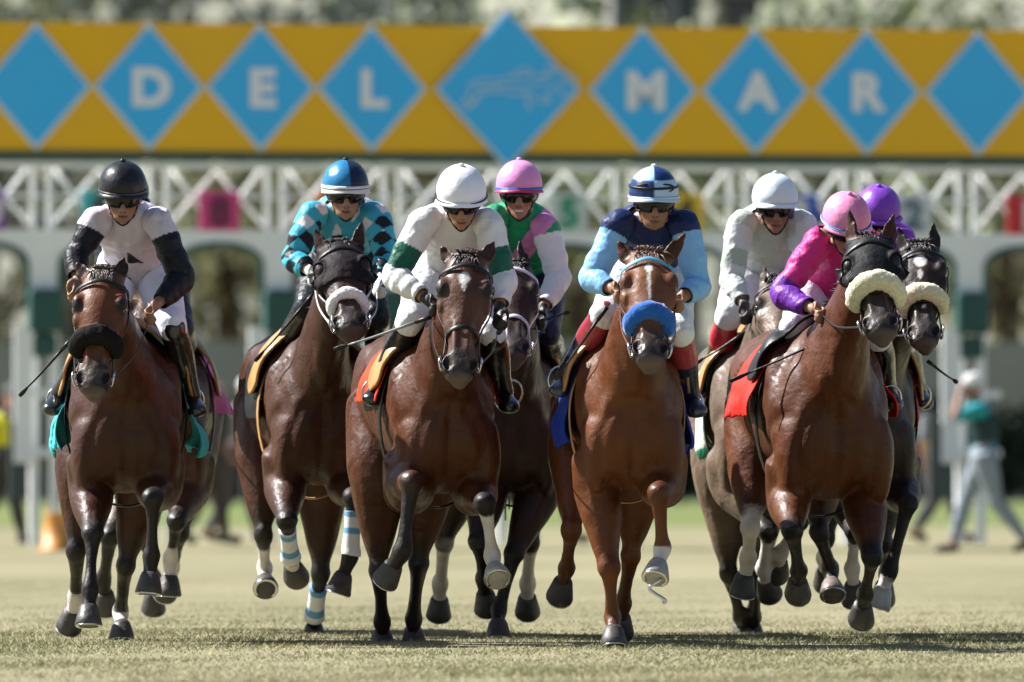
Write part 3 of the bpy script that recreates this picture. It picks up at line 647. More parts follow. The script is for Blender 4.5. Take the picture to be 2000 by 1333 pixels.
    # ---- hooves
    for cor, hdn, ho, g, sg in hoofs:
        q = Bag(); fwd = nrm(hd - hdn * (hd @ hdn)); hcx = g.get('hc', (.045, .040, .038)); 
        hl = .082; wv = -1 * np.sign(0)
        rr = [(-.018, .038, 0), (0, .047, 0), (.012, .050, .003), (.045, .058, .012), (hl, .066, .018), (hl + .006, .062, .018)]
        X = []
        for t, r, f in rr:
            X.append([cor + hdn * t + fwd * (f + r * 1.08 * math.cos(a_)) + np.cross(fwd, hdn) * r * math.sin(a_) for a_ in np.arange(20) / 20 * 2 * math.pi])
        rings(q, np.array(X), col=hcx); ho_o = P('hoof', q, 'hoof')
        q = Bag(); fz = cor + hdn * (hl + .008) + fwd * .02; latv = np.cross(fwd, hdn)
        arc = [fz + fwd * .060 * math.cos(a_) + latv * .055 * math.sin(a_) for a_ in np.linspace(-2.4, 2.4, 22)]
        tube(q, arc, (.009, .004), ref=hdn, n=6, sub=1); P('horseshoe', q, 'metal', ho_o)
        if g.get('loose'):
            q = Bag(); c0 = cor + hdn * (hl + .01) + fwd * .04
            pts = [c0 + latv * .03, W(1268, 1148, c0[1]), W(1280, 1160, c0[1]), W(1293, 1168, c0[1] - .01), W(1300, 1175, c0[1] - .01), W(1294, 1179, c0[1] - .01)]
            tube(q, pts, (.008, .006), ref=(0, 1, 0), n=8, sub=4); o = P('horseshoe', q, 'metal', ho_o); o['label'] = 'bent horseshoe hanging loose from the raised hoof'
    # ---- leg bandages
    for Pd, Rd, pr, g in chains:
        if 'band' not in g: continue
        b0, b1 = g['band']; q = Bag(); seg = [(p_, r_, t_) for p_, r_, t_ in zip(Pd, Rd, pr) if b0 <= t_ <= b1]
        if len(seg) < 3: continue
        PP = cr(np.array([s[0] for s in seg]), 4); RR = cr(np.array([s[1] for s in seg]), 4)[:, 0] + .005; TT = cr(np.array([s[2] for s in seg]), 4)[:, 0]
        T, S1, U1 = frames(PP, hd); X = []
        for p_, r_, s1, u1 in zip(PP, RR, S1, U1): X.append([p_ + s1 * r_ * math.cos(a_) + u1 * r_ * math.sin(a_) for a_ in np.arange(16) / 16 * 2 * math.pi])
        rings(q, np.array(X)); cc = np.tile(np.array([.66, .66, .68]), (q.n, 1)); tv = np.concatenate([np.repeat(TT, 16), [TT[0], TT[-1]]])
        for st0, st1 in g.get('stripes', []): cc[(tv > st0) & (tv < st1)] = (.12, .30, .50)
        q.c = [cc]; P('leg_bandage', q, 'band')
    # ---- eyes
    for sg in (-1, 1):
        q = Bag(); ell(q, poll + d * .315 * HL + s_ * sg * .0985 * hk + nf * .026 * hk, [s_ * .017, nf * .020, d * .021]); P('eye', q, 'eye')
    # ---- saddle cloth, saddle
    rl = v0 - V(Fc, Yf, 0); sy = -(rl @ hd); sxx = rl @ side; zt = ft + (rt - ft) * sy / L; zz = (v0[:, 2] - fb) / H
    trunk = (lp < .45)
    if S.get('cloth') is not None:
        cz = S.get('cz', .46)
        mk = trunk & (sy > .42) & (sy < .98) & (zz > cz) & (v0[:, 2] < ft + .2)
        cc = np.tile(np.array(S['cloth']), (len(v0), 1))
        eb = (sy < .45) | (sy > .95) | (zz < cz + .04); cc[eb] = S.get('clothedge', S['cloth'])
        off = .014 + (.012 + .03 * (S.get('flap', 0))) * sstep(cz + .25 - zz, 0, .25) * (1 + nz(v0, 14, 6)) + .005 * nz(v0, 25, 9)
        pm = patch('saddle_cloth', me, mk, off, cc)
        if pm: setv(pm, arr(pm) - org); solid(link('saddle_cloth', pm, 'cloth', root), .006)
    sdo = None
    mk = trunk & (((sy - .52) / .21) ** 2 + ((zz - .86) / S.get('sadh', .26)) ** 2 < 1) & (zz > .5)
    pm = patch('saddle', me, mk, .030 + .016 * (1 - ((sy - .52) / .21) ** 2), None)
    if pm: setv(pm, arr(pm) - org); sdo = solid(link('saddle', pm, S.get('sadm', 'tan'), root), .012)
    # girth
    q = Bag(); gs = .44; cc = lerp((Fc, Yf, 0), (Rc, yr, 0), gs / L)
    q_ = [(.33, .98), ]
    wid = (fw * (1 - gs / L) + rw * gs / L) * 1.035
    gp = [cc + side * wid * math.sin(a_) * (1 - .2 * max(0, math.cos(a_)) ** 2) + V(0, 0, (ft + fb) / 2 + (H / 2 + .012) * math.cos(a_)) for a_ in np.linspace(.5, 2 * math.pi - .5, 40)]
    tube(q, gp, (.045, .006), ref=hd * 0 + V(0, 0, 1) if False else np.array([cc + V(0, 0, (ft + fb) / 2) - p_ for p_ in gp]), n=8); P('girth', q, S.get('girth', 'black_strap'))
    # ---- hood
    if S.get('hood') is not None:
        h0, h1 = S['hoodspan']
        mk = inhead & (ht > h0) & (ht < h1) & (nos < .1) & (eyer > .027)
        for ep in epts:
            if ep is not None:
                q2 = v0 - ep[0]; tt = q2 @ nrm(ep[1] - ep[0]); mk &= ~(tt > .045)
        pm = patch('hood', me, mk, .006, np.tile(np.array(S['hood']), (len(v0), 1)))
        if pm:
            setv(pm, arr(pm) - org); ho_ = solid(link('hood', pm, 'cloth', root), .003)
            if S.get('cups', 1):
                for sg in (-1, 1):
                    q = Bag(); c = poll + d * .33 * HL + s_ * sg * .112 * hk + nf * .02 * hk
                    X = []
                    for t in np.linspace(-1.25, 1.25, 12):
                        X.append([c - d * math.sin(t) * .05 - nf * .045 * math.cos(t) + s_ * sg * (.0 + w_) - nf * 0 for w_ in (0, .02, .036, .04, .036, .02)])
                    tube(q, [c - d * math.sin(t) * .05 - nf * .03 * math.cos(t) + s_ * sg * .018 for t in np.linspace(-1.4, 1.4, 12)], (.024, .006), ref=(c - poll), n=8)
                    P('eye_cup', q, 'black_strap', ho_)
    # ---- bridle
    bm_ = S.get('bridle', 'black_strap'); br = bpy.data.objects.new('bridle', None); COL.objects.link(br); br.parent = root
    def strap(name, pts, m=bm_, r=(.011, .0035), sub=3, closed=False, par=br, ctr=True):
        q = Bag(); pts = np.array(pts); 
        if sub > 1 and not closed: pts = cr(pts, sub)
        cen = poll + d[None] * ((pts - poll) @ d)[:, None] - nf * .03; ref = pts - cen
        tube(q, pts, r, ref=ref, n=8, closed=closed); P(name, q, m, par)
    strap('noseband', [hp(.64 - .03 * math.cos(a_), a_, .010) for a_ in np.arange(28) / 28 * 2 * math.pi], closed=True, sub=1, m=S.get('nose_m', bm_), r=(.013, .004))
    strap('browband', [hp(.12 + .03 * abs(math.sin(a_)), a_, .014) for a_ in np.linspace(-1.7, 1.7, 14)], m=S.get('brow_m', bm_), r=(.012, .004))
    bits = []
    for sg in (-1, 1):
        strap('cheek_strap', [hp(t, sg * a_, .012) for t, a_ in ((-.02, 2.3), (.08, 1.9), (.2, 1.95), (.4, 1.85), (.6, 1.75), (.84, 1.65))], m=S.get('cheek_m', bm_), r=(.009, .0035))
        bc = hp(.86, sg * 1.62, .012); bits.append(bc)
        q = Bag(); tube(q, [bc + d * .034 * math.cos(a_) + nrm(nf * .9 + s_ * sg * .3) * .034 * math.sin(a_) for a_ in np.arange(20) / 20 * 2 * math.pi], .0055, ref=s_, n=6, closed=True); P('bit_ring', q, 'metal', br)
    strap('throat_latch', [hp(.16 + .1 * abs(math.cos(a_ / 2)), a_, .014) for a_ in np.linspace(1.4, 2 * math.pi - 1.4, 16)], r=(.007, .003))
    q = Bag(); tube(q, [hp(.85, a_, .0) + nf * -.01 for a_ in np.linspace(-1.6, 1.6, 3)], .006, n=6); 
    # ---- shadow roll
    if S.get('roll'):
        rr, t0 = S['roll'][1], S['roll'][2]; q = Bag()
        aa = np.linspace(-1.95, 1.95, 40); pts = np.array([hp(t0 + .09 * (1 - math.cos(a_)) * .5 - .0, a_, rr * .45) for a_ in aa])
        rad = rr * np.sqrt(np.clip(1 - (np.abs(aa) / 2.02) ** 6, .02, 1))
        T, S1, U1 = frames(pts, d); X = []
        for p_, r_, s1, u1 in zip(pts, rad, S1, U1): X.append([p_ + (s1 * math.cos(a_) + u1 * math.sin(a_)) * r_ for a_ in np.arange(28) / 28 * 2 * math.pi])
        X = np.array(X); sh = X.shape; X2 = X.reshape(-1, 3); c3 = np.repeat(pts, 28, 0); dr = X2 - c3
        X2 = c3 + dr * (1 + .05 * nz(X2, 90, 4) + .05 * nz(X2, 200, 7) + .05 * rng.normal(size=len(X2)))[:, None]
        rings(q, X2.reshape(sh)); P('shadow_roll', q, S['roll'][0])
    # ---- breast strap
    if S.get('breast'):
        q = Bag(); pts = []
        for a_ in np.linspace(-1.5, 1.5, 17):
            pts.append(V(Fc, Yf, fb + H * (.60 + .25 * (1 - math.cos(a_)))) + side * fw * 1.03 * math.sin(a_) - hd * (.34 * (1 - math.cos(a_)) - .04))
        tube(q, pts, (.005, .012), n=8, sub=3); P('breast_strap', q, 'black_strap')
    # ---- reins to the rider's hands
    for i, (sg, hnd) in enumerate(zip((-1, 1), S['hands'])):
        h3 = W(*hnd, Yf + S.get('hdy', .0)); b3 = bits[i]; q = Bag(); m_ = lerp(b3, h3, .5) + V(0, 0, -.03) + side * sg * .02
        tube(q, [b3, m_, h3], (.007, .003), ref=(0, 0, 1) if False else (1, .3, 0), n=6, sub=6); P('rein', q, S.get('rein_m', bm_), br)
    # ---- stirrups
    for sg, an in zip((-1, 1), S['stir']):
        if an is None: continue
        a3 = W(*an, Yf + .62); c = lerp((Fc, Yf, 0), (Rc, yr, 0), .5 / L) + side * sg * fw * .92; c[2] = ft - .16
        q = Bag(); tube(q, [c, lerp(c, a3, .5) + side * sg * .02, a3 + V(0, 0, .07)], (.012, .003), ref=side, n=6, sub=3); so = P('stirrup_leather', q, 'black_strap', sdo or root)
        q = Bag(); tube(q, [a3 + side * .05 * math.sin(t) * (1 if math.cos(t) > -.6 else .9) + V(0, 0, .062 * math.cos(t) + .005) for t in np.linspace(0, 2 * math.pi, 20)[:-1]], .006, ref=hd, n=6, closed=True); P('stirrup', q, 'metal', sdo or root)
    setv(me, v0 - org)
    return root
# ---------------------------------------------------------------- people
def figure(S, J, vox=.0068):
    """J: joints in world space. One continuous body, garments cut from its surface. Returns a dict."""
    b = Bag(); ch = []
    def T(nm, P, R, pr, ref, sub=4, n=16):
        Pd, Rd = tube(b, P, R, ref=ref, n=n, sub=sub); ch.append((nm, Pd, Rd.min(1), Rd.max(1), cr(np.array(pr, float), sub)[:, 0]))
    pel, chest, neck = J['pelvis'], J['chest'], J['neck']; sL, sR = J['sh']; across = nrm(sR - sL); spine = nrm(chest - pel)
    bk = nrm(np.cross(across, spine)); bk = bk if bk @ J['back'] > 0 else -bk
    k = J.get('k', 1.0); hv = np.random.RandomState(S.get('seed', 1) + 40); jw, nw_, ml = hv.uniform(.9, 1.15), hv.uniform(.85, 1.3), hv.uniform(.85, 1.15)
    T('torso', [pel - spine * .09, pel, lerp(pel, chest, .35) + bk * .02, lerp(pel, chest, .7) + bk * .03, chest + bk * .02, lerp(chest, neck, .75), neck],
      np.array([(.11, .09), (.158, .115), (.135, .10), (.155, .112), (.165, .105), (.10, .07), (.058, .058)]) * k, [0, .1, .35, .7, 1, 1.7, 2], bk, n=20)
    up, fw = J['up'], J['fwd']; hx = nrm(np.cross(fw, up)); hx = hx if hx[0] > 0 else -hx; hc = J['head']
    T('neck', [neck - up * .0, lerp(neck, hc - up * .06 - fw * .02, .5), hc - up * .06 - fw * .02], [.058, .052, .05], [0, .5, 1], fw)
    q = lambda x, f, u: hc + hx * x + fw * f + up * u
    # head: cranium, jaw, cheeks, brows, nose, lips, chin, ears
    ell(b, q(0, -.012, .045), [hx * .076, fw * .096, up * .085])
    ell(b, q(0, .022, -.02), [hx * .064 * (.5 + .5 * jw), fw * .066, up * .085])
    ell(b, q(0, .038, -.075), [hx * .046 * jw, fw * .046, up * .036 * ml])
    ell(b, q(0, .072, -.098), [hx * .020, fw * .017, up * .015])
    for s in (-1, 1):
        ell(b, q(s * .042, .052, -.022), [hx * .024, fw * .026, up * .022]); ell(b, q(s * .030, .078, .030), [hx * .03, fw * .013, up * .010])
        ell(b, q(s * .078, -.008, -.005), [hx * .010, fw * .020 - up * .006, up * .032]); ell(b, q(s * .013, .096, -.037), [hx * .010, fw * .012, up * .009])
        ell(b, q(s * .050, .0, -.065), [hx * .018, fw * .04 + up * .01, up * .02])
    tube(b, [q(0, .080, .028), q(0, .094, .002), q(0, .112, -.030), q(0, .098, -.042)], [.010 * nw_, .011 * nw_, .015 * nw_, .008], ref=fw, n=10, sub=3)
    ell(b, q(0, .082, -.061), [hx * .026, fw * .013, up * .008]); ell(b, q(0, .079, -.077), [hx * .023, fw * .014, up * .009])
    # arms and hands
    for i, s in ((0, -1), (1, 1)):
        sh, el, wr, hd_ = J['sh'][i], J['el'][i], J['wr'][i], J['hand'][i]
        ell(b, sh, V(.058, .058, .058) * k)
        T('arm' + 'LR'[i], [lerp(sh, chest, .25), sh, lerp(sh, el, .4), lerp(sh, el, .8), el, lerp(el, wr, .25), lerp(el, wr, .7), wr, lerp(wr, hd_, .5)],
          np.array([.06, .058, .052, .043, .041, .044, .034, .027, .028]) * k, [-.3, 0, .4, .8, 1, 1.25, 1.7, 2, 2.2], (0.1, 1, .2))
        hdr = nrm(hd_ - wr); grip = nrm(J['grip'][i]); grip = nrm(grip - hdr * (grip @ hdr)); pn = nrm(np.cross(hdr, grip)); 
        if pn @ J['palm'] < 0: pn = -pn
        pc = wr + hdr * .055
        ell(b, pc, [grip * .040, hdr * .050, pn * .016])
        for f_ in range(4):
            o = pc + grip * (f_ - 1.5) * .0185 + hdr * .038; ln = (.034, .040, .037, .028)[f_]; cu = J.get('curl', 1)
            p1 = o + hdr * ln * .7 + pn * ln * .5 * cu; p2 = p1 - hdr * ln * (.1 if cu > .5 else -.6) + pn * ln * .8 * cu; p3 = p2 - hdr * ln * .7 * cu + pn * ln * .1
            T('hand' + 'LR'[i], [o - hdr * .01, o + hdr * .008, p1, p2, p3], [.0095, .0098, .009, .0085, .007], [2.5, 2.6, 2.7, 2.8, 3], grip, 3, 8)
        t0 = wr + hdr * .028 + grip * .03; T('hand' + 'LR'[i], [t0, t0 + hdr * .028 + grip * .018 + pn * .012, t0 + hdr * .045 + grip * .008 + pn * .03, t0 + hdr * .05 - grip * .01 + pn * .04], [.013, .011, .010, .008], [2.5, 2.6, 2.8, 3], grip, 3, 8)
        T('hand' + 'LR'[i], [wr, pc, pc + hdr * .03], [.022, .02, .012], [2.2, 2.5, 2.6], grip, 2, 8)
        hp_, kn, an, toe = J['hip'][i], J['kn'][i], J['an'][i], J['toe'][i]
        T('leg' + 'LR'[i], [hp_ + (hp_ - kn) * .1, lerp(hp_, kn, .15), lerp(hp_, kn, .5), lerp(hp_, kn, .85), kn, lerp(kn, an, .15), lerp(kn, an, .35), lerp(kn, an, .75), an],
          np.array([.105, .100, .082, .060, .056, .053, .055, .038, .035]) * k, [-.1, .15, .5, .85, 1, 1.15, 1.35, 1.75, 2], (.2, 1, .3))
        fd = nrm(toe - an); fu = nrm(np.cross(fd, across)); fu = fu if fu @ (kn - an) > 0 else -fu
        T('foot' + 'LR'[i], [an - fd * .055 - fu * .035, an - fu * .03, lerp(an, toe, .45) - fu * .035, lerp(an, toe, .85) - fu * .045, toe - fu * .045], np.array([(.030, .026), (.034, .04), (.038, .030), (.040, .022), (.020, .012)]), [2, 2.1, 2.4, 2.8, 3], fu)
    me = remesh('body', b, vox, 3); v = arr(me)
    best = np.full(len(v), 1e9); cid = np.zeros(len(v), int); prm = np.zeros(len(v)); names = []
    for i, (nm, Pd, Rn, Rx, pr) in enumerate(ch):
        names.append(nm[:-1] if nm[-1] in 'LR' else nm)
        D = np.linalg.norm(v[:, None] - Pd[None], axis=2) - ((Rn + Rx) / 2)[None]; j = D.argmin(1); dm = D[np.arange(len(v)), j]
        m = dm < best; best[m] = dm[m]; cid[m] = i; prm[m] = pr[j][m]
    kind = np.array([dict(torso=0, neck=1, arm=2, hand=3, leg=4, foot=5)[n_] for n_ in names])[cid]
    rel = v - hc; X, Fz, U = rel @ hx, rel @ fw, rel @ up
    ish = (np.abs(X) < .1) & (np.abs(Fz) < .14) & (U > -.118) & (U < .16) & ~((U < -.06) & (Fz < .03))
    kind[ish] = 6
    sv = np.random.RandomState(S.get('seed', 1)); skin = np.array(S.get('skin', (.34, .175, .11))) * sv.uniform(.72, 1.12) * sv.uniform(.94, 1.06, 3)
    cols = np.tile(skin, (len(v), 1)) * (1 + .07 * nz(v, 40, 2))[:, None]
    rr = np.sqrt((X / .027) ** 2 + ((U + .069) / .010) ** 2); cols = mixc(cols, skin * np.array([.75, .42, .42]), (kind == 6) * (Fz > .06) * (1 - sstep(rr, .7, 1.1)))
    if S.get('smile'):
        rr = np.sqrt((X / .024) ** 2 + ((U + .068 - 6 * X ** 2) / .0055) ** 2); cols = mixc(cols, (.75, .72, .66), (kind == 6) * (Fz > .06) * (1 - sstep(rr, .8, 1.1)))
    else:
        cols = mixc(cols, (.05, .02, .018), (kind == 6) * (Fz > .06) * (np.abs(X) < .024) * (1 - sstep(np.abs(U + .069), .0015, .004)))
    cols = mixc(cols, skin * .45, (kind == 6) * (Fz > .06) * (1 - sstep(np.sqrt((np.abs(X) - .010) ** 2 + (U + .046) ** 2), .004, .008)))
    if S.get('stubble'): cols = mixc(cols, skin * .55, (kind == 6) * sstep(-U, .05, .075) * .5)
    cols = mixc(cols, (.02, .014, .01), (kind == 6) * sstep(-Fz, -.01, .02) * sstep(U, -.04, -.02) * (np.abs(X) < .083))
    cols = mixc(cols, skin * np.array([.9, .65, .6]), (kind == 6) * (1 - sstep(np.sqrt((np.abs(X) - .045) ** 2 + (U + .03) ** 2), .01, .035)) * .4)
    if S.get('glove') is not None: cols[(kind == 3) | ((kind == 2) & (prm > 1.97))] = S['glove']
    setcol(me, np.clip(cols, 0, 1))
    return dict(me=me, v=v, kind=kind, prm=prm, cid=cid, names=[c[0] for c in ch], hx=hx, q=q, X=X, F=Fz, U=U, bk=bk, across=across, spine=spine)
def garment(name, R, root, org, mask, off, cols, m='silk', wr=.006, thick=.003, seed=1, bsm=4):
    v = R['v']; wv = v + .02 * np.stack([nz(v, 9, seed + 7), nz(v, 9, seed + 8), nz(v, 9, seed + 9)], 1); rd = 1 - np.abs(nz(wv * V(1, .6, 1.5), 19, seed)) ** .7; o = off + wr * (rd - .5) * .75 + wr * .45 * nz(wv * V(1.4, 1, 1), 48, seed + 3)
    pm = patch(name, R['me'], mask, np.maximum(o, .003), cols, bsm=bsm)
    if pm is None: return None
    setv(pm, arr(pm) - org); o = link(name, pm, m, root); return solid(o, thick)
def rider(S):
    Yf = S['Y']; w = lambda p, dy: W(p[0], p[1], Yf + dy)
    head0 = w(S['hel'], -.02); tp = math.radians(S.get('tilt', 22)); tn = math.radians(S.get('turn', 0)); ro = math.radians(S.get('roll', 0))
    fwd = V(math.sin(tn) * math.cos(tp), -math.cos(tn) * math.cos(tp), -math.sin(tp)); up0 = V(0, 0, 1) + V(1, 0, 0) * math.tan(ro); up = nrm(up0 - fwd * (up0 @ fwd))
    hc = head0 - up * .064
    sL, sR = [w(p, .10) for p in S['sh']]; mid = (sL + sR) / 2; pel = w(S['hip'], .55)
    sL, sR = mid + (sL - mid) * .84 - V(0, 0, .02), mid + (sR - mid) * .84 - V(0, 0, .02)
    neck = lerp(mid, hc, .38) + V(0, .05, 0) + V(0, 0, .02)
    J = dict(pelvis=pel, chest=mid + V(0, .09, -.03), neck=neck, back=V(0, .3, 1), up=up, fwd=fwd, head=hc, sh=(sL, sR), palm=V(0, -.2, -1), k=S.get('k', 1))
    el = [w(p, .06) for p in S['el']]; ha = [w(p, -.12 + S.get('hdy', 0)) for p in S['ha']]
    wr = [h - nrm(h - e) * .085 for h, e in zip(ha, el)]
    J['el'] = el; J['wr'] = wr; J['hand'] = ha; J['grip'] = [V(-.5, .2, .9), V(.5, .2, .9)]
    acr = nrm(sR - sL)
    J['hip'] = [pel - acr * .085, pel + acr * .085]
    J['kn'] = [w(p, .22) for p in S['kn']]; J['an'] = [w(p, .58) for p in S['an']]
    J['toe'] = [a + V(s * .03, -.15, -.02) for a, s in zip(J['an'], (-1, 1))]
    R = figure(S, J); org = V(pel[0], pel[1], 1.2)
    root = thing('person', S['label'], 'jockey', org, 'jockeys riding in the race')
    me, v, kind, prm = R['me'], R['v'], R['kind'], R['prm']
    t = (v - mid) @ acr; vert = v[:, 2] - mid[2]
    # silks
    mk = ((kind == 0) & (prm > .12) & (prm < 1.95)) | ((kind == 2) & (prm < 1.9)) | ((kind == 1) & (prm < .25))
    isarm = (kind == 2) & (prm > .05); info = dict(v=v, t=t, z=vert, arm=isarm, p=prm, chest=(v - mid) @ V(0, -1, 0), left=v @ acr < mid @ acr, kind=kind, mid=mid, neck=neck)
    cols = S['silk'](info)
    garment('racing_silks', R, root, org, mk, .011 + .006 * (kind == 2) * np.sin(np.clip(prm, 0, 2) * 1.57), cols, 'silk', .011, .003, S['seed'], 5)
    mk = ((kind == 0) & (prm <= .16)) | ((kind == 4) & (prm < 1.04))
    garment('breeches', R, root, org, mk, .011, np.tile(np.array(S.get('breech', (.78, .78, .82))), (len(v), 1)), 'silk', .006, .003, S['seed'] + 5)
    mk = ((kind == 4) & (prm > .94)) | (kind == 5)
    bc = np.tile(np.array(S.get('boot', (.010, .010, .012))), (len(v), 1))
    if S.get('boottop') is not None: bc[(kind == 4) & (prm < 1.42)] = S['boottop']
    sidex = np.array([n_[-1] == 'R' for n_ in R['names']])[R['cid']]
    for s_ in (False, True): garment('boot', R, root, org, mk & (sidex == s_), .009, bc, 'boot2', .002, .003, 3)
    q = R['q']; P = lambda nm, bag, m, par=root, **k: obj(nm, bag, m, par, org, **k)
    # helmet: dome with peak, band and button
    hx = R['hx']; hcn = q(0, -.012, .060); Hb = Bag(); n, m = 64, 26; vv = []; cc = []
    hr = V(.114, .140, .119) * S.get('hs', 1.0)
    cf = S['cap']
    for i in range(m + 1):
        th = (math.pi * .5 + .24) * i / m
        for kx in range(n):
            ph = 2 * math.pi * kx / n; l = hx * math.cos(ph) * math.sin(th) * hr[0] + fwd * math.sin(ph) * math.sin(th) * hr[1] + up * math.cos(th) * hr[2]
            if math.sin(ph) > 0 and th > 1.3: l = l + up * .02 * math.sin(ph) * (th - 1.3)
            pk = 1 + .012 * math.sin(ph * 6 + i * .3) * math.sin(th) * .5
            vv.append(hcn + l * pk); cc.append(cf(th, ph))
    f = [(i * n + kx, (i + 1) * n + kx, (i + 1) * n + (kx + 1) % n, i * n + (kx + 1) % n) for i in range(m) for kx in range(n)]
    Hb.add(vv, f); Hb.c = [np.array(cc)]; ho = P('helmet', Hb, 'helmet'); solid(ho, .006)
    q2 = Bag(); bt = hcn + up * hr[2] * 1.02; ell(q2, bt, [hx * .014, fwd * .014, up * .010], col=S.get('button', cf(0, 0))); P('button', q2, 'helmet', ho)
    q2 = Bag()        # peak
    pk = []
    for r_, dz in ((.97, .0), (1.03, -.006), (1.075, -.014), (1.08, -.018)):
        pk.append([hcn + hx * math.cos(ph) * hr[0] * r_ * .99 + fwd * math.sin(ph) * hr[1] * r_ + up * (-.014 + dz - .010 * abs(math.cos(ph))) for ph in np.linspace(.30, math.pi - .30, 22)])
    X = np.array(pk); nr = X.shape[1]; q2.add(X.reshape(-1, 3), [(i * nr + j, i * nr + j + 1, (i + 1) * nr + j + 1, (i + 1) * nr + j) for i in range(3) for j in range(nr - 1)], S.get('peak', cf(1.5, 1.57))); solid(P('peak', q2, 'helmet', ho), .006)
    def ringband(name, u, r, h, col, m_='helmet', par=ho, a0=0, a1=2 * math.pi, fz=0):
        q3 = Bag(); cl = a1 - a0 > 6.2; N = 48
        pts = [hcn + hx * math.cos(a_) * hr[0] * r + fwd * math.sin(a_) * hr[1] * r + up * (u + fz * math.sin(a_)) for a_ in (np.arange(N) / N * 2 * math.pi if cl else np.linspace(a0, a1, N))]
        tube(q3, pts, (h, .004), ref=np.array([p_ - hcn - up * ((p_ - hcn) @ up) for p_ in pts]), n=8, closed=cl, col=col); return P(name, q3, m_, par)
    for bd in S.get('bands', []): ringband('band', bd[0], bd[1], bd[2], bd[3], fz=.004)
    # goggles
    g = Bag(); ctr = q(0, -.02, .006); N = 26; X = []
    for kx in range(N):
        a_ = math.radians(-72 + 144 * kx / (N - 1)); ds = 1 - .38 * math.exp(-((math.degrees(a_)) / 9) ** 2); hgt = .034 * (1 - .25 * abs(a_) ** 2.2 / 1.6)
        row = []
        for j in range(9):
            b_ = -1 + 2 * j / 8; y = hgt * b_ * (ds if b_ < 0 else 1); rr = .079 + .009 * (1 - b_ * b_)
            row.append(ctr + hx * math.sin(a_) * rr * 1.08 + fwd * (math.cos(a_) * rr * 1.42 + .0) + up * (y + .004))
        X.append(row)
    X = np.array(X); g.add(X.reshape(-1, 3), [(i * 9 + j, (i + 1) * 9 + j, (i + 1) * 9 + j + 1, i * 9 + j + 1) for i in range(N - 1) for j in range(8)])
    go = solid(P('goggles', g, 'lens'), .004)
    rim = Bag(); loop = list(X[:, 0]) + list(X[-1, 1:]) + list(X[::-1, 8][1:]) + list(X[0, ::-1][1:-1]); loop = [p_ + nrm(p_ - ctr) * .003 for p_ in loop]
    tube(rim, loop, .0042, ref=fwd, n=6, closed=True); P('frame', rim, 'black_strap', go)
    for s in (-1, 1):
        st = Bag(); pts = [ctr + hx * s * math.sin(a_) * .083 * 1.06 + fwd * math.cos(a_) * .13 + up * (.006 + .01 * (a_ - 1.2)) for a_ in np.linspace(1.2, 2.9, 12)]
        tube(st, pts, (.010, .002), ref=np.array([p_ - ctr for p_ in pts]), n=6, col=(.02, .02, .02)); P('strap', st, 'black_strap', go)
    # chin strap
    st = Bag(); tube(st, [q(s_ * .078, .02, .03) if abs(s_) == 1 else q(s_ * .078, .02 + .05 * (1 - abs(s_)), -.115 + .12 * s_ * s_) for s_ in np.linspace(-1, 1, 15)], (.007, .002), ref=(0, -1, -.2), n=6); P('chin_strap', st, 'black_strap', ho)
    if S.get('spare'):
        for s in (-1, 1):
            st = Bag(); c = hcn + hx * s * .045 + fwd * .118 + up * .028
            tube(st, [c + hx * .042 * math.cos(a_) + up * .018 * math.sin(a_) - fwd * (.03 * (math.cos(a_) * s + 0) ** 2 * (1 if math.cos(a_) * s > 0 else .1)) for a_ in np.arange(20) / 20 * 2 * math.pi], .004, ref=fwd, n=6, closed=True); P('spare_goggles', st, 'black_strap', ho)
        ringband('strap', .028, 1.0, .006, (.02, .03, .06), 'black_strap', ho)
    setv(me, v - org); link('body', me, 'skin', root)
    # whip
    if S.get('whip'):
        for (a0, a1, yy, lb) in S['whip']:
            p0, p1 = w(a0, yy), w(a1, yy + .12); wq = Bag(); o0 = p0
            tube(wq, [p0, lerp(p0, p1, .18)], [.011, .010], n=8); wo = obj('riding_whip', wq, 'black_strap', None, o0); tag(wo, lb, 'whip', 'whips held by the jockeys')
            wq = Bag(); tube(wq, [lerp(p0, p1, .16), lerp(p0, p1, .6) - V(0, 0, .004), lerp(p0, p1, .86)], [.008, .0055, .0045], n=8, sub=3); obj('shaft', wq, S.get('whipm', 'black_strap'), wo, o0)
            wq = Bag(); tube(wq, [lerp(p0, p1, .84), lerp(p0, p1, .92), p1], [(.005, .004), (.011, .004), (.009, .004)], ref=(0, 1, 0), n=8, sub=2); obj('tip', wq, 'black_strap', wo, o0)
    return root
M['boot2'] = mat('jockey_boot', attr=True, rough=.24, spec=.6, coat=.3, bump=.25, bscale=25)
# ---------------------------------------------------------------- the field: nine horses and their riders
WH = (.78, .78, .80)
def base_cols(i, c): return np.tile(np.array(c, float), (len(i['v']), 1))
def silkA(i):
    c = base_cols(i, (.56, .51, .60)); c[i['arm'] & (i['p'] > .22)] = (.008, .008, .012)
    m = (~i['arm']) & (i['z'] < -.14) & (i['z'] > -.20) & (i['t'] > .0) & (i['t'] < .075) & (i['z'] + .20 < .05 * (1 - i['t'] / .075)); c[m] = (.01, .01, .012); return c
def silkC(i):
    v = i['v']; a = i['t'] / .075; b = (i['z'] + (i['v'][:, 1] - 55.7) * .6) / .085
    p, q = np.floor(a + b), np.floor(a - b); c = base_cols(i, (.05, .42, .55))
    k = (p % 2 == 0) & (q % 2 == 0); c[k & (i['z'] > -.10)] = (.75, .72, .75); c[k & (i['z'] <= -.10)] = (.010, .012, .02); c[(p % 2 == 1) & (q % 2 == 1) & i['arm'] & (i['z'] < -.02)] = (.010, .012, .02); return c
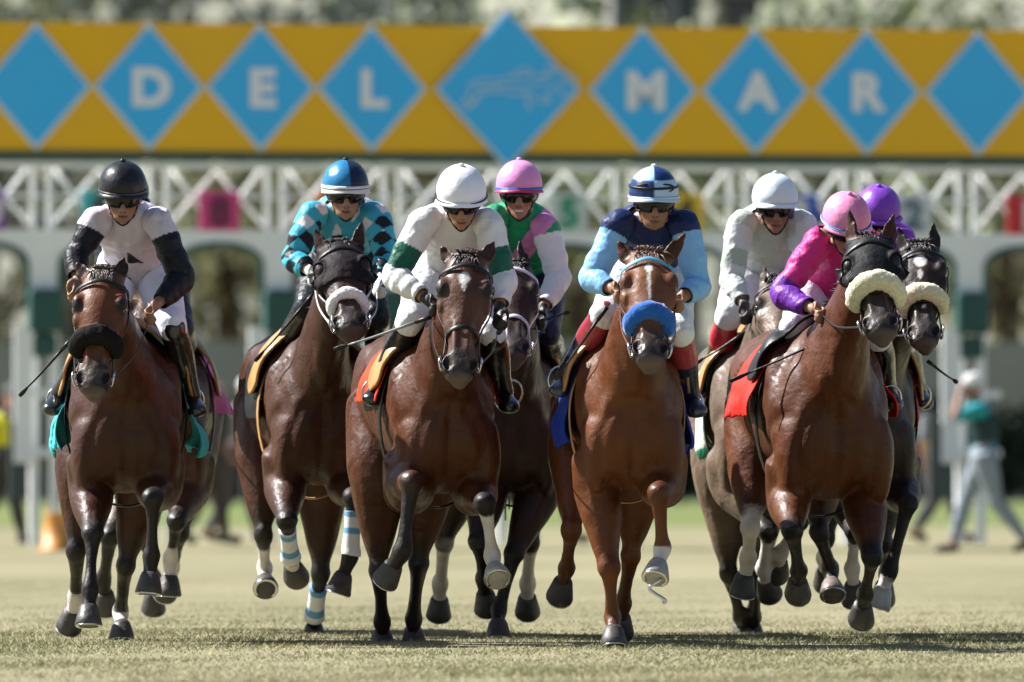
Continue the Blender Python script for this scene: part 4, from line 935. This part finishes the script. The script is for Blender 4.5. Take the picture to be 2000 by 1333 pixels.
def silkD(i):
    c = base_cols(i, (.72, .71, .71)); c[i['arm'] & (i['p'] > .50) & (i['p'] < .88)] = (.008, .10, .06); return c
def silkE(i):
    c = base_cols(i, (.015, .30, .13)); d = i['t'] * .75 - i['z'] * .66
    s = (~i['arm'] | (i['p'] < .15)) & (np.abs(i['t'] - (i['z'] + .20) * .55 - .015) < .048); c[s] = (.72, .26, .55); c[i['arm'] & (i['p'] > .12)] = (.78, .78, .80); return c
def silkF(i):
    c = base_cols(i, (.24, .50, .84)); t = (~i['arm'] | (i['p'] < .1)) & (i['z'] > -.20); c[t] = (.012, .025, .10); return c
def silkG(i):
    c = base_cols(i, (.66, .70, .68)); s = (~i['arm']) & (np.abs(i['z'] + .1 + .4 * i['t']) < .12); c[s] = (.52, .57, .52); c[i['arm'] & (i['p'] > .45) & (i['p'] < .8)] = (.42, .50, .42); return c
def silkH(i):
    c = base_cols(i, (.72, .04, .26)); c[i['arm'] & (i['p'] > .72)] = (.16, .03, .34); return c
def silkI(i): return base_cols(i, (.26, .05, .48))
def plain(c): return lambda th, ph: c
def quart(c1, c2): return lambda th, ph: c1 if (math.cos(ph) < 0) else c2
def checks(c1, c2): return lambda th, ph: c1 if ((math.cos(ph) < 0) ^ (th > 1.0)) else c2
BAY, DARK, CHEST = (.066, .017, .0035), (.040, .016, .009), (.098, .026, .004)
F_, H_ = 'F', 'H'
HORSES = [
 dict(label='bay racehorse at far left with a black sheepskin noseband and turquoise saddle cloth', Y=53.7, front=(245, 114, 640, 985), rump=(248, 118, 640, 900), poll=(203, 540), muz=(181, 765), turn=6, hk=1.16,
  ears=((146, 512), (244, 498)), coat=(.045, .012, .004), face=(.12, .038, .012), cloth=(.06, .42, .46), flap=2.2, cz=.36, roll=('wool_black', .048, .57), hands=((160, 590), (295, 615)), stir=((112, 785), (378, 785)), seed=1, forelock=1.8, hair=(.05, .035, .03), saddleband=1,
  legs=[dict(k='FL', p=[(182, 1045), (176, 1150), (172, 1212)], s=(-1, -1, -1), flat=1), dict(k='FR', p=[(298, 975), (296, 1085), (291, 1150)], s=(-1, 1, -1)),
        dict(k='HL', p=[(148, 1075), (150, 1165), (137, 1215)], s=(-1, 1, 1), sock=1.9), dict(k='HR', p=[(246, 1105), (236, 1195), (238, 1238)], s=(-1, 1, -1), sock=1.95)]),
 dict(label='dark bay racehorse mostly hidden behind the far left horse, with a pink saddle cloth', Y=57.2, front=(318, 92, 645, 980), rump=(330, 96, 645, 900), poll=(290, 560), muz=(285, 740), ears=((262, 520), (318, 520)),
  coat=(.06, .022, .011), cloth=(.62, .12, .36), clothedge=(.62, .12, .36), flap=1.8, cz=.52, hands=((250, 620), (320, 620)), stir=((255, 790), (388, 790)), seed=2, vox=.012,
  legs=[dict(k='FL', p=[(215, 1050), (203, 1130), (206, 1180)], s=(-1, 1, 1)), dict(k='FR', p=[(345, 1020), (333, 1090), (330, 1155)], s=(-1, 1, -1), sock=1.7),
        dict(k='HL', p=[(290, 1060), (300, 1130), (300, 1180)], s=(1, 1, 1)), dict(k='HR', p=[(352, 1040), (336, 1110), (325, 1150)], s=(-1, 1, 1), sock=1.8)]),
 dict(label='dark bay racehorse with a black hood and white noseband, under the teal clad rider', Y=55.6, front=(628, 102, 640, 970), rump=(562, 106, 640, 880), poll=(664, 492), muz=(686, 650), turn=6, hk=1.2, HL=.62,
  ears=((612, 440), (708, 428)), coat=(.050, .014, .004), face=(.035, .015, .010), girth='tan', neckw=.9, hood=(.014, .009, .011), hoodspan=(-.08, .46), cloth=(.010, .010, .012), nose_m='white_strap', cheek_m='white_strap', hands=((612, 535), (735, 555)), rein_m='white_strap',
  stir=((515, 755), (752, 755)), roll=('wool_white', .030, .63), seed=3,
  legs=[dict(k='FL', p=[(560, 1020), (568, 1090), (575, 1118)], s=(-1, 1, 1), band=(1.2, 2.0), stripes=[(1.25, 1.4), (1.7, 1.85)], sock=2.0), dict(k='FR', p=[(692, 975), (684, 1085), (662, 1150)], s=(-1, 1, 1), band=(1.15, 2.0), stripes=[(1.2, 1.32), (1.5, 1.62)]),
        dict(k='HL', p=[(514, 1045), (517, 1110), (518, 1150)], s=(-1, 1, -1), sock=1.2), dict(k='HR', p=[(626, 1120), (614, 1205), (613, 1238)], s=(-1, 1, 1), band=(1.25, 2.05), stripes=[(1.3, 1.42), (1.75, 1.88)])]),
 dict(label='bay racehorse with a white star, lifting its near knee, under the white capped rider', Y=53.2, front=(878, 106, 640, 988), rump=(778, 108, 640, 890), poll=(912, 510), muz=(898, 738), turn=2, hk=1.16,
  ears=((860, 478), (969, 466)), coat=BAY, face=(.085, .034, .018), star=[(.22, .0, .060, .027), (.29, .0, .045, .010)], cloth=(.74, .05, .012), cz=.58, sadh=.22, hands=((848, 600), (975, 625)), stir=((728, 770), (1000, 770)), seed=4,
  legs=[dict(k='FL', p=[(803, 942), (787, 1075), (757, 1125)], s=(-1, 1, 1), L=.44, r=1.12, blk=(.9, 1.1)), dict(k='FR', p=[(948, 985), (962, 1085), (970, 1130)], s=(-1, 1, -1), sock=1.12, hc=(.4, .37, .33)),
        dict(k='HL', p=[(740, 1115), (747, 1215), (746, 1250)], s=(-1, 1, 1)), dict(k='HR', p=[(818, 1100), (808, 1210), (806, 1246)], s=(-1, 1, 1))]),
 dict(label='dark racehorse half hidden behind the white starred bay, under the green and pink rider', Y=55.6, front=(1008, 88, 650, 985), rump=(985, 92, 650, 890), poll=(1003, 530), muz=(1003, 700), turn=0,
  ears=((965, 480), (1014, 466)), coat=(.030, .012, .008), cloth=(.65, .60, .42), bridle='white_strap', hands=((985, 600), (1045, 620)), stir=((970, 770), (1098, 745)), seed=5,
  legs=[dict(k='FL', p=[(935, 1060), (945, 1130), (950, 1180)], s=(-1, 1, 1)), dict(k='FR', p=[(1003, 1085), (975, 1190), (972, 1236)], s=(-1, -1, -1)),
        dict(k='HL', p=[(868, 1060), (860, 1140), (857, 1192)], s=(-1, 1, 1), sock=1.0), dict(k='HR', p=[(1036, 1060), (1030, 1140), (1030, 1185)], s=(-1, 1, 1), sock=1.05)]),
 dict(label='chestnut racehorse with a royal blue sheepskin noseband and blue saddle cloth', Y=52.3, front=(1237, 108, 640, 978), rump=(1190, 110, 640, 885), poll=(1265, 508), muz=(1270, 706), turn=-2, hk=1.17, HL=.66,
  ears=((1204, 468), (1343, 450)), coat=CHEST, girth='tan', points=(.10, .034, .014), blk=(.8, 2.2), face=(.16, .058, .022), star=[(.2, .0, .05, .016), (.34, .0, .14, .008)], cloth=(.012, .035, .26), flap=1.8, cz=.36, roll=('wool_blue', .043, .60), brow_m='blue_strap', rein_m='brown_strap', bridle='black_strap',
  hair=(.10, .05, .03), hands=((1212, 570), (1315, 585)), stir=((1092, 745), (1352, 790)), seed=6,
  legs=[dict(k='FL', p=[(1190, 1112), (1197, 1205), (1199, 1248)], s=(-1, 1, -1), flat=1), dict(k='FR', p=[(1287, 965), (1294, 1070), (1280, 1125)], s=(-1, 1, -1), sock=1.95, loose=1, hc=(.3, .28, .26)),
        dict(k='HL', p=[(1116, 1035), (1107, 1110), (1095, 1155)], s=(-1, 1, 1)), dict(k='HR', p=[(1232, 1085), (1216, 1180), (1212, 1225)], s=(-1, 1, 1))]),
 dict(label='greyish bay racehorse with a pale flank cloth, under the silver green rider', Y=56.0, front=(1492, 100, 650, 975), rump=(1445, 104, 650, 880), poll=(1520, 560), muz=(1530, 720), ears=((1492, 516), (1556, 520)),
  coat=(.14, .095, .065), cloth=(.70, .74, .70), clothedge=(.02, .30, .16), flap=1.2, cz=.3, hands=((1465, 618), (1540, 620)), stir=((1384, 750), (1575, 770)), seed=7, vox=.011,
  legs=[dict(k='FL', p=[(1500, 1040), (1490, 1110), (1500, 1150)], s=(-1, 1, 1), sock=1.1), dict(k='FR', p=[(1560, 1020), (1525, 1080), (1518, 1110)], s=(-1, 1, 1), sock=1.5),
        dict(k='HL', p=[(1424, 1120), (1446, 1205), (1452, 1235)], s=(-1, 1, 1)), dict(k='HR', p=[(1475, 1130), (1472, 1205), (1468, 1235)], s=(-1, 1, 1))]),
 dict(label='bay racehorse with a black hood and thick cream sheepskin noseband, under the pink clad rider', Y=53.9, front=(1632, 124, 620, 1005), rump=(1518, 116, 640, 890), poll=(1697, 478), muz=(1722, 655), turn=8, hk=1.22, HL=.64, neckw=.92,
  ears=((1657, 404), (1748, 412)), coat=(.085, .023, .005), face=(.035, .017, .012), sadm='black_strap', sadh=.2, cz=.5, flap=1, hood=(.009, .009, .011), hoodspan=(-.08, .55), cloth=(.70, .03, .02), roll=('wool_cream', .052, .54), hands=((1602, 612), (1720, 610)), stir=((1484, 750), (1740, 780)), seed=8, forelock=.3,
  legs=[dict(k='FL', p=[(1548, 1040), (1560, 1115), (1557, 1150)], s=(-1, 1, 1)), dict(k='FR', p=[(1704, 1090), (1690, 1160), (1682, 1200)], s=(-1, 1, 1)),
        dict(k='HL', p=[(1465, 1030), (1462, 1090), (1450, 1150)], s=(-1, 1, 1), sock=.9), dict(k='HR', p=[(1600, 1040), (1622, 1110), (1625, 1160)], s=(-1, 1, -1), hc=(.16, .12, .10))]),
 dict(label='black racehorse with a white star and cream noseband at the far right', Y=55.8, front=(1704, 92, 650, 985), rump=(1672, 96, 650, 890), poll=(1797, 490), muz=(1806, 672), turn=10, hk=1.14, HL=.62, neckw=.9,
  ears=((1752, 440), (1824, 430)), coat=(.024, .011, .008), face=(.020, .012, .010), star=[(.22, .005, .07, .032), (.35, .0, .05, .012), (.66, .01, .02, .01)], cloth=(.55, .02, .02), roll=('wool_cream', .045, .54), hands=((1740, 630), (1790, 640)), stir=((1700, 790), (1798, 775)), seed=9, breast=0,
  legs=[dict(k='FL', p=[(1670, 1040), (1664, 1110), (1668, 1165)], s=(-1, 1, 1), sock=1.2), dict(k='FR', p=[(1774, 985), (1738, 1115), (1716, 1178)], s=(-1, 1, 1), sock=2.2, hc=(.45, .42, .36)),
        dict(k='HL', p=[(1612, 1050), (1610, 1090), (1612, 1130)], s=(-1, 1, 1), sock=1.6), dict(k='HR', p=[(1725, 1060), (1730, 1120), (1725, 1160)], s=(-1, 1, 1))]),
]
RIDERS = [
 dict(label='person in lilac grey silks with black sleeves and black cap on the far left horse', Y=53.7, hel=(240, 362), sh=((176, 425), (322, 428)), el=((150, 500), (356, 545)), ha=((152, 568), (288, 612)), hip=(268, 530), kn=((190, 650), (338, 640)), an=((114, 775), (376, 778)),
  silk=silkA, cap=plain((.014, .014, .018)), bands=[(-.02, 1.01, .008, (.05, .05, .06))], seed=11, tilt=15, turn=2, breech=(.74, .74, .88), whip=[((138, 665), (38, 774), -.1, 'long black whip pointing down left from the hand of the black capped rider')]),
 dict(label='person in dark clothing almost hidden behind the black capped rider at far left', Y=57.2, hel=(247, 374), sh=((205, 440), (318, 440)), el=((208, 530), (330, 530)), ha=((262, 610), (310, 612)), hip=(290, 540), kn=((258, 650), (352, 640)), an=((272, 780), (386, 782)),
  silk=lambda i: base_cols(i, (.02, .02, .03)), cap=plain((.02, .02, .03)), seed=12, breech=(.03, .03, .04)),
 dict(label='person in teal silks with black and white diamonds and a blue and navy cap', Y=55.6, hel=(675, 358), sh=((598, 415), (748, 415)), el=((572, 505), (756, 510)), ha=((618, 540), (736, 560)), hip=(665, 510), kn=((600, 600), (735, 620)), an=((522, 745), (742, 745)),
  silk=silkC, cap=lambda th, ph: (.02, .18, .38) if math.cos(ph) < .1 else (.010, .025, .06), bands=[(-.018, 1.03, .016, (.72, .72, .72)), (-.018, 1.045, .003, (.02, .02, .04))], peak=(.7, .7, .7), seed=13, tilt=8, turn=4, glove=(.7, .7, .68), breech=(.012, .012, .016), k=1,
  whip=[((612, 575), (498, 706), .05, 'long black whip slanting down beside the dark boot of the teal clad rider')]),
 dict(label='person in white silks with dark green armbands and a white cap, face lowered', Y=53.2, hel=(901, 372), sh=((815, 425), (965, 430)), el=((770, 540), (985, 545)), ha=((852, 598), (972, 622)), hip=(880, 530), kn=((800, 630), (960, 650)), an=((738, 755), (985, 770)),
  silk=silkD, cap=plain((.80, .80, .86)), bands=[(-.028, 1.04, .007, (.01, .01, .02))], seed=14, tilt=21, hs=1.03, breech=(.76, .76, .82), glove=(.02, .02, .02), whipm='grey_shaft', whip=[((846, 618), (652, 683), -.1, 'pale thin whip held across the tan saddle by the white capped rider')]),
 dict(label='person smiling in green silks with a pink sash, white sleeves and a pink cap', Y=55.6, hel=(1014, 358), sh=((955, 420), (1075, 440)), el=((962, 530), (1092, 545)), ha=((990, 600), (1048, 622)), hip=(1030, 530), kn=((985, 640), (1068, 650)), an=((985, 760), (1094, 730)),
  silk=silkE, cap=plain((.74, .30, .58)), bands=[(-.022, 1.03, .008, (.04, .14, .5))], peak=(.45, .05, .16), seed=15, tilt=6, smile=1, breech=(.013, .018, .05), glove=(.02, .02, .02), whip=[((1035, 632), (1112, 610), -.1, 'short black whip held level by the smiling green clad rider')]),
 dict(label='person in pale blue silks with a navy yoke and a blue checked cap', Y=52.3, hel=(1277, 374), sh=((1194, 435), (1348, 432)), el=((1156, 545), (1366, 560)), ha=((1214, 572), (1318, 590)), hip=(1268, 530), kn=((1180, 615), (1328, 650)), an=((1102, 738), (1350, 778)),
  silk=silkF, cap=checks((.40, .58, .80), (.012, .035, .14)), bands=[(-.022, 1.03, .006, (.6, .62, .66))], button=(.8, .8, .8), seed=16, tilt=7, turn=3, spare=1, stubble=1, boot=(.012, .018, .04), boottop=(.35, .04, .06), whip=[((1186, 600), (1084, 742), .1, 'long dark whip running down to the boot of the blue clad rider')]),
 dict(label='person in silver and pale green silks with a white cap, red boot tops', Y=56.0, hel=(1514, 384), sh=((1436, 432), (1578, 430)), el=((1428, 545), (1560, 555)), ha=((1462, 612), (1535, 620)), hip=(1495, 530), kn=((1422, 620), (1556, 650)), an=((1390, 745), (1570, 765)),
  silk=silkG, cap=plain((.70, .80, .84)), seed=17, tilt=11, turn=4, boottop=(.55, .02, .06), glove=(.05, .05, .05), breech=(.76, .76, .80), whip=[((1470, 640), (1356, 712), 0, 'thin grey whip slanting down left past the red boot top')]),
 dict(label='person in hot pink silks with purple sleeves, bent low over the hooded bay', Y=54.05, hel=(1655, 424), sh=((1592, 462), (1716, 475)), el=((1526, 575), (1742, 575)), ha=((1606, 612), (1715, 610)), hip=(1622, 565), kn=((1550, 640), (1715, 660)), an=((1492, 740), (1735, 765)),
  silk=silkH, cap=lambda th, ph: (.78, .28, .48) if math.cos(ph) < .15 else (.70, .22, .42), bands=[(-.022, 1.03, .010, (.10, .22, .50)), (-.022, 1.04, .003, (.6, .6, .7))], seed=18, tilt=27, turn=14, breech=(.74, .70, .86), boot=(.012, .012, .014), hdy=-.05,
  whip=[((1680, 632), (1426, 745), -.12, 'long black whip slanting down left over the red saddle cloth')]),
 dict(label='person in purple with a purple cap, almost hidden behind the pink capped rider', Y=56.1, hel=(1716, 408), sh=((1668, 460), (1772, 465)), el=((1665, 550), (1765, 545)), ha=((1722, 610), (1765, 625)), hip=(1720, 560), kn=((1690, 650), (1765, 670)), an=((1705, 770), (1794, 765)),
  silk=silkI, cap=plain((.22, .06, .50)), seed=19, tilt=22, whip=[((1812, 706), (1870, 748), -.1, 'short black whip sticking out right beside the far right horse')]),
]
M['grey_shaft'] = mat('whip_shaft', (.25, .25, .25), rough=.35)
for i, s in enumerate(HORSES):
    s['roll'] = s.get('roll'); horse(s)
for i, s in enumerate(RIDERS):
    rider(s)
# ---------------------------------------------------------------- people by the starting gate
def bystander(S):
    Y = S['Y']; x = (S['px'] - 1000) / FPX * Y; k = S.get('h', 1.75) / 1.75; dx = S.get('dir', 1)
    p = lambda a, b_, c: V(x + a * dx * k, Y + b_ * k, c * k)
    st = S.get('stride', .12)
    J = dict(pelvis=p(0, 0, .93), chest=p(.05, 0, 1.30), neck=p(.07, 0, 1.45), back=V(-dx, .3, 0), up=V(.15 * dx, 0, 1), fwd=nrm(V(dx, -.35, -.15)), head=p(.10, 0, 1.60), palm=V(dx, 0, 0), k=1.05)
    J['up'] = nrm(V(0, 0, 1) + .15 * J['fwd'])
    J['sh'] = (p(.03, -.17, 1.40), p(.06, .17, 1.40)); J['hip'] = (p(0, -.09, .92), p(0, .09, .92))
    if S.get('sideon', 1) == 0: J['sh'] = (p(-.18, 0, 1.40), p(.18, 0, 1.40)); J['hip'] = (p(-.09, 0, .92), p(.09, 0, .92)); J['fwd'] = V(0, -1, -.1); J['back'] = V(0, 1, 0)
    if S.get('arms') == 'up': J['el'] = (p(.28, -.2, 1.32), p(.28, .15, 1.34)); J['wr'] = (p(.24, -.12, 1.55), p(.24, .08, 1.56)); J['hand'] = (p(.20, -.08, 1.63), p(.20, .05, 1.63))
    else: J['el'] = (p(-.05 - .16 * (S.get('sideon', 1) == 0), -.22, 1.13), p(.02 + .16 * (S.get('sideon', 1) == 0), .22, 1.13)); J['wr'] = (p(.10 - .3 * (S.get('sideon', 1) == 0), -.24, .93), p(.12 + .1 * (S.get('sideon', 1) == 0), .2, .94)); J['hand'] = (p(.15 - .34 * (S.get('sideon', 1) == 0), -.24, .86), p(.18 + .1 * (S.get('sideon', 1) == 0), .2, .87))
    J['grip'] = [V(0, 1, .1)] * 2
    J['kn'] = (p(-st * .7, -.09, .50), p(st * 1.1, .09, .52)); J['an'] = (p(-st * 2.6, -.09, .12), p(st * 1.9, .09, .08)); J['toe'] = (p(-st * 2.6 + .15, -.1, .07), p(st * 1.9 + .17, .09, .07))
    R = figure(dict(skin=(.35, .2, .14)), J, .014); org = V(x, Y, 0); root = thing('person', S['label'], 'person', org, 'gate crew and onlookers')
    v, kind, prm, me = R['v'], R['kind'], R['prm'], R['me']
    garment('shirt', R, root, org, ((kind == 0) & (prm > .2) & (prm < 1.9)) | ((kind == 2) & (prm < S.get('sleeve', 1.0))), .014, np.tile(np.array(S['shirt']), (len(v), 1)), 'cloth', .008)
    garment('trousers', R, root, org, ((kind == 0) & (prm <= .25)) | ((kind == 4) & (prm < 1.92)), .016, np.tile(np.array(S['pants']), (len(v), 1)), 'cloth', .008)
    for s_ in 'LR': garment('shoe', R, root, org, (kind == 5) & np.array([n_[-1] == s_ for n_ in R['names']])[R['cid']], .01, np.tile(np.array((.03, .03, .03)), (len(v), 1)), 'cloth', .002)
    if S.get('vest') is not None: garment('vest', R, root, org, ((kind == 0) & (prm > .35) & (prm < 1.5)), .028, np.tile(np.array(S['vest']), (len(v), 1)), 'cloth', .006)
    if S.get('hat') is not None:
        b = Bag(); q = R['q']; ell(b, q(0, -.01, .075), [R['hx'] * .095, J['fwd'] * .115, J['up'] * .085], col=S['hat']); ell(b, q(0, .10, .055), [R['hx'] * .07, J['fwd'] * .07, J['up'] * .008], col=S['hat']); obj('cap', b, 'cloth', root, org)
    setv(me, v - org); link('body', me, 'skin', root); return root
BY = [dict(px=1922, Y=110, label='person in teal shirt, black vest, grey trousers and white cap walking at right', shirt=(.02, .26, .30), pants=(.24, .28, .32), vest=(.02, .045, .05), hat=(.7, .7, .7), dir=-1, stride=.16, arms='up'),
      dict(px=4, Y=118, label='person in a bright yellow vest at the far left edge by the gate', shirt=(.1, .1, .08), pants=(.05, .05, .05), vest=(.62, .60, .03), sideon=0, h=1.7, hat=(.1, .1, .1)),
      dict(px=405, Y=118, label='person in dark clothes standing behind the far left horse', shirt=(.04, .045, .05), pants=(.05, .045, .045), sideon=0, stride=.1),
      dict(px=462, Y=121, label='person in a grey shirt and white helmet left of the teal clad rider', shirt=(.25, .26, .27), pants=(.06, .06, .07), hat=(.75, .75, .75), sideon=0, h=1.8),
      dict(px=1838, Y=122, label='person in a yellow vest between the far right horse and the walking person', shirt=(.12, .13, .14), pants=(.06, .06, .07), vest=(.66, .58, .06), sideon=0, h=1.68, hat=(.08, .08, .1)),
      dict(px=1080, Y=120, label='person in dark clothes seen between the green clad and blue clad riders', shirt=(.09, .09, .10), pants=(.06, .06, .07), sideon=0)]
for s in BY: bystander(s)
x = (112 - 1000) / FPX * 112; b = Bag(); a_ = [(.0, .21), (.03, .21), (.035, .15), (.36, .12), (.38, .13), (.385, .12)]
rings(b, np.array([[V(x + r_ * math.cos(t_), 112 + r_ * math.sin(t_), z_ * 1.0) for t_ in np.arange(20) / 20 * 2 * math.pi] for z_, r_ in a_])); o = obj('marker_cone', b, mat('orange_plastic', (.60, .26, .05), rough=.5), None, V(x, 112, 0)); tag(o, 'small orange tub standing on the turf behind the far left horse', 'cone')
